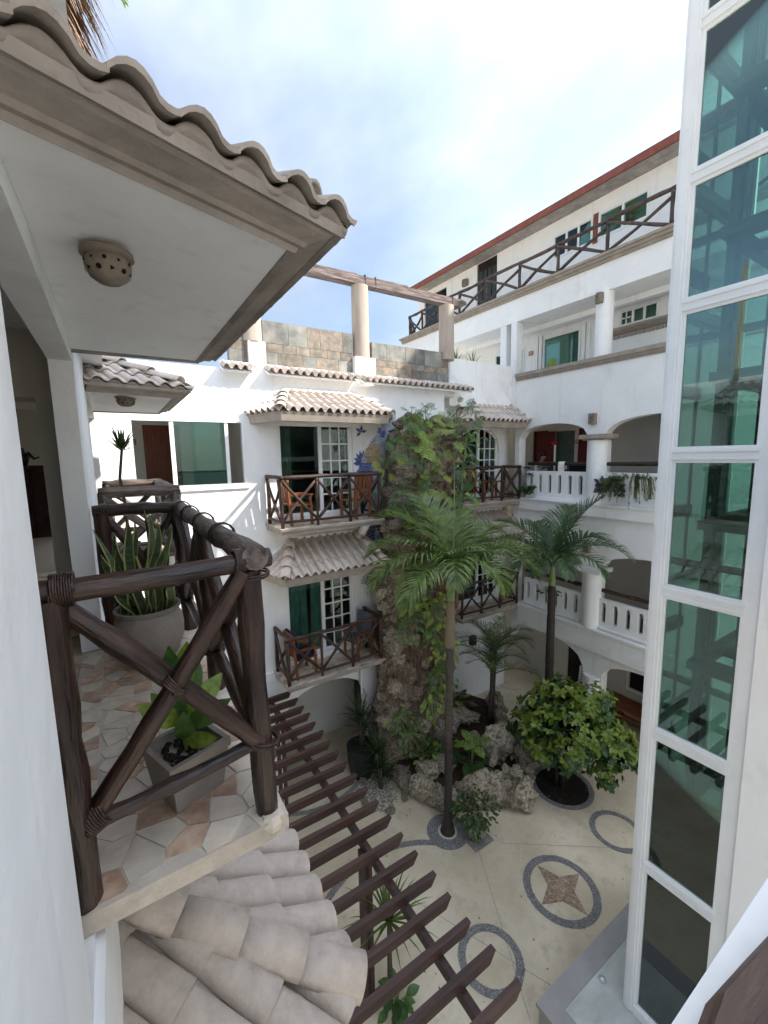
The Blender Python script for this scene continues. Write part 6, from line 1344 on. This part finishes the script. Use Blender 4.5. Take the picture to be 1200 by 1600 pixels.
t = thing('crate', 'black plastic crate behind the gallery handrail', 'crate', (10.95, 7.0, Z2)); b = MB(); b.box(10.8, 11.15, 6.75, 7.25, Z2+.55, Z2+.6); b.box(10.8, 10.83, 6.75, 7.25, Z2+.6, Z2+1.0); b.box(11.12, 11.15, 6.75, 7.25, Z2+.6, Z2+1.0); b.box(10.83, 11.12, 6.75, 6.78, Z2+.6, Z2+1.0); b.box(10.83, 11.12, 7.22, 7.25, Z2+.6, Z2+1.0); b.build('bin', 'black', t); MB().box(10.85, 11.1, 6.8, 7.2, Z2, Z2+.55).build('stand', 'steel_dark', t)
an = thing('antenna_mast', 'thin antenna mast beside the terrace column', 'antenna', (5.85, 10.5, 9.5)); MB().tube([(5.85, 10.5, 9.5), (5.85, 10.5, 11.5)], .015, 6).build('pole', 'steel', an); MB().lathe([(.03, 0), (.04, .05), (.02, .1)], (5.85, 10.5, 11.45), 8).build('cap', 'steel', an)
# person seated in the gallery
pe = thing('person', 'person in a white shirt with dark hair behind the gallery rail', 'person', (11.05, 8.5, Z2))
def skin(name, verts, edges, m, sub=2):
    off = wl(pe); me = bpy.data.meshes.new(name); me.from_pydata([(x-off.x, y-off.y, z-off.z) for x, y, z, r in verts], edges, []); o = bpy.data.objects.new(name, me); C.objects.link(o); o.parent = pe; me.materials.append(MAT[m])
    o.modifiers.new('skin', 'SKIN'); me.skin_vertices or None
    for i, v in enumerate(verts): me.skin_vertices[0].data[i].radius = (v[3], v[3])
    me.skin_vertices[0].data[0].use_root = True; s = o.modifiers.new('sub', 'SUBSURF'); s.levels = sub; s.render_levels = sub
    for p in me.polygons: p.use_smooth = True
    return o
X = 11.05
body = [(X, 8.50, 6.93, .13), (X, 8.50, 7.15, .125), (X, 8.44, 7.36, .13), (X, 8.38, 7.47, .06), (X, 8.33, 7.57, .065), (X, 8.31, 7.66, .09), (X-.17, 8.42, 7.38, .055), (X-.22, 8.36, 7.15, .042), (X-.18, 8.16, 7.05, .035), (X-.15, 8.06, 7.06, .03), (X+.17, 8.42, 7.38, .055), (X+.22, 8.36, 7.15, .042), (X+.18, 8.16, 7.05, .035), (X+.15, 8.06, 7.06, .03), (X-.10, 8.10, 6.92, .075), (X-.10, 8.02, 6.55, .05), (X-.10, 7.95, 6.44, .04), (X+.10, 8.10, 6.92, .075), (X+.10, 8.02, 6.55, .05), (X+.10, 7.95, 6.44, .04), (X, 8.22, 7.645, .025)]
be = [(0, 1), (1, 2), (2, 3), (3, 4), (4, 5), (2, 6), (6, 7), (7, 8), (8, 9), (2, 10), (10, 11), (11, 12), (12, 13), (0, 14), (14, 15), (15, 16), (0, 17), (17, 18), (18, 19), (5, 20)]
skin('body', body, be, 'skin')
skin('shirt', [(X, 8.50, 6.92, .15), (X, 8.50, 7.15, .145), (X, 8.44, 7.36, .15), (X, 8.39, 7.44, .085), (X-.17, 8.42, 7.38, .075), (X-.22, 8.36, 7.17, .06), (X+.17, 8.42, 7.38, .075), (X+.22, 8.36, 7.17, .06)], [(0, 1), (1, 2), (2, 3), (2, 4), (4, 5), (2, 6), (6, 7)], 'cloth_white')
skin('trousers', [(X, 8.49, 6.90, .145), (X-.10, 8.10, 6.92, .09), (X-.10, 8.02, 6.56, .065), (X+.10, 8.10, 6.92, .09), (X+.10, 8.02, 6.56, .065)], [(0, 1), (1, 2), (0, 3), (3, 4)], 'cloth_grey')
hr = rock_mesh(3, 'hair', 2, .15); inst('hair', hr, pe, Matrix.Translation((X, 8.34, 7.72)) @ Matrix.Diagonal((.105, .115, .085, 1)))
stl = thing('stool', 'wooden stool under the person in the gallery', 'stool', (X, 8.5, Z2)); MB().box(X-.18, X+.18, 8.34, 8.7, Z2+.38, Z2+.42).build('seat', 'chair_wood', stl)
for x in (X-.15, X+.15):
    for y in (8.37, 8.67): MB().box(x-.02, x+.02, y-.02, y+.02, Z2, Z2+.38).build('leg', 'chair_wood', stl)
print('OBJECTS', len(bpy.data.objects))
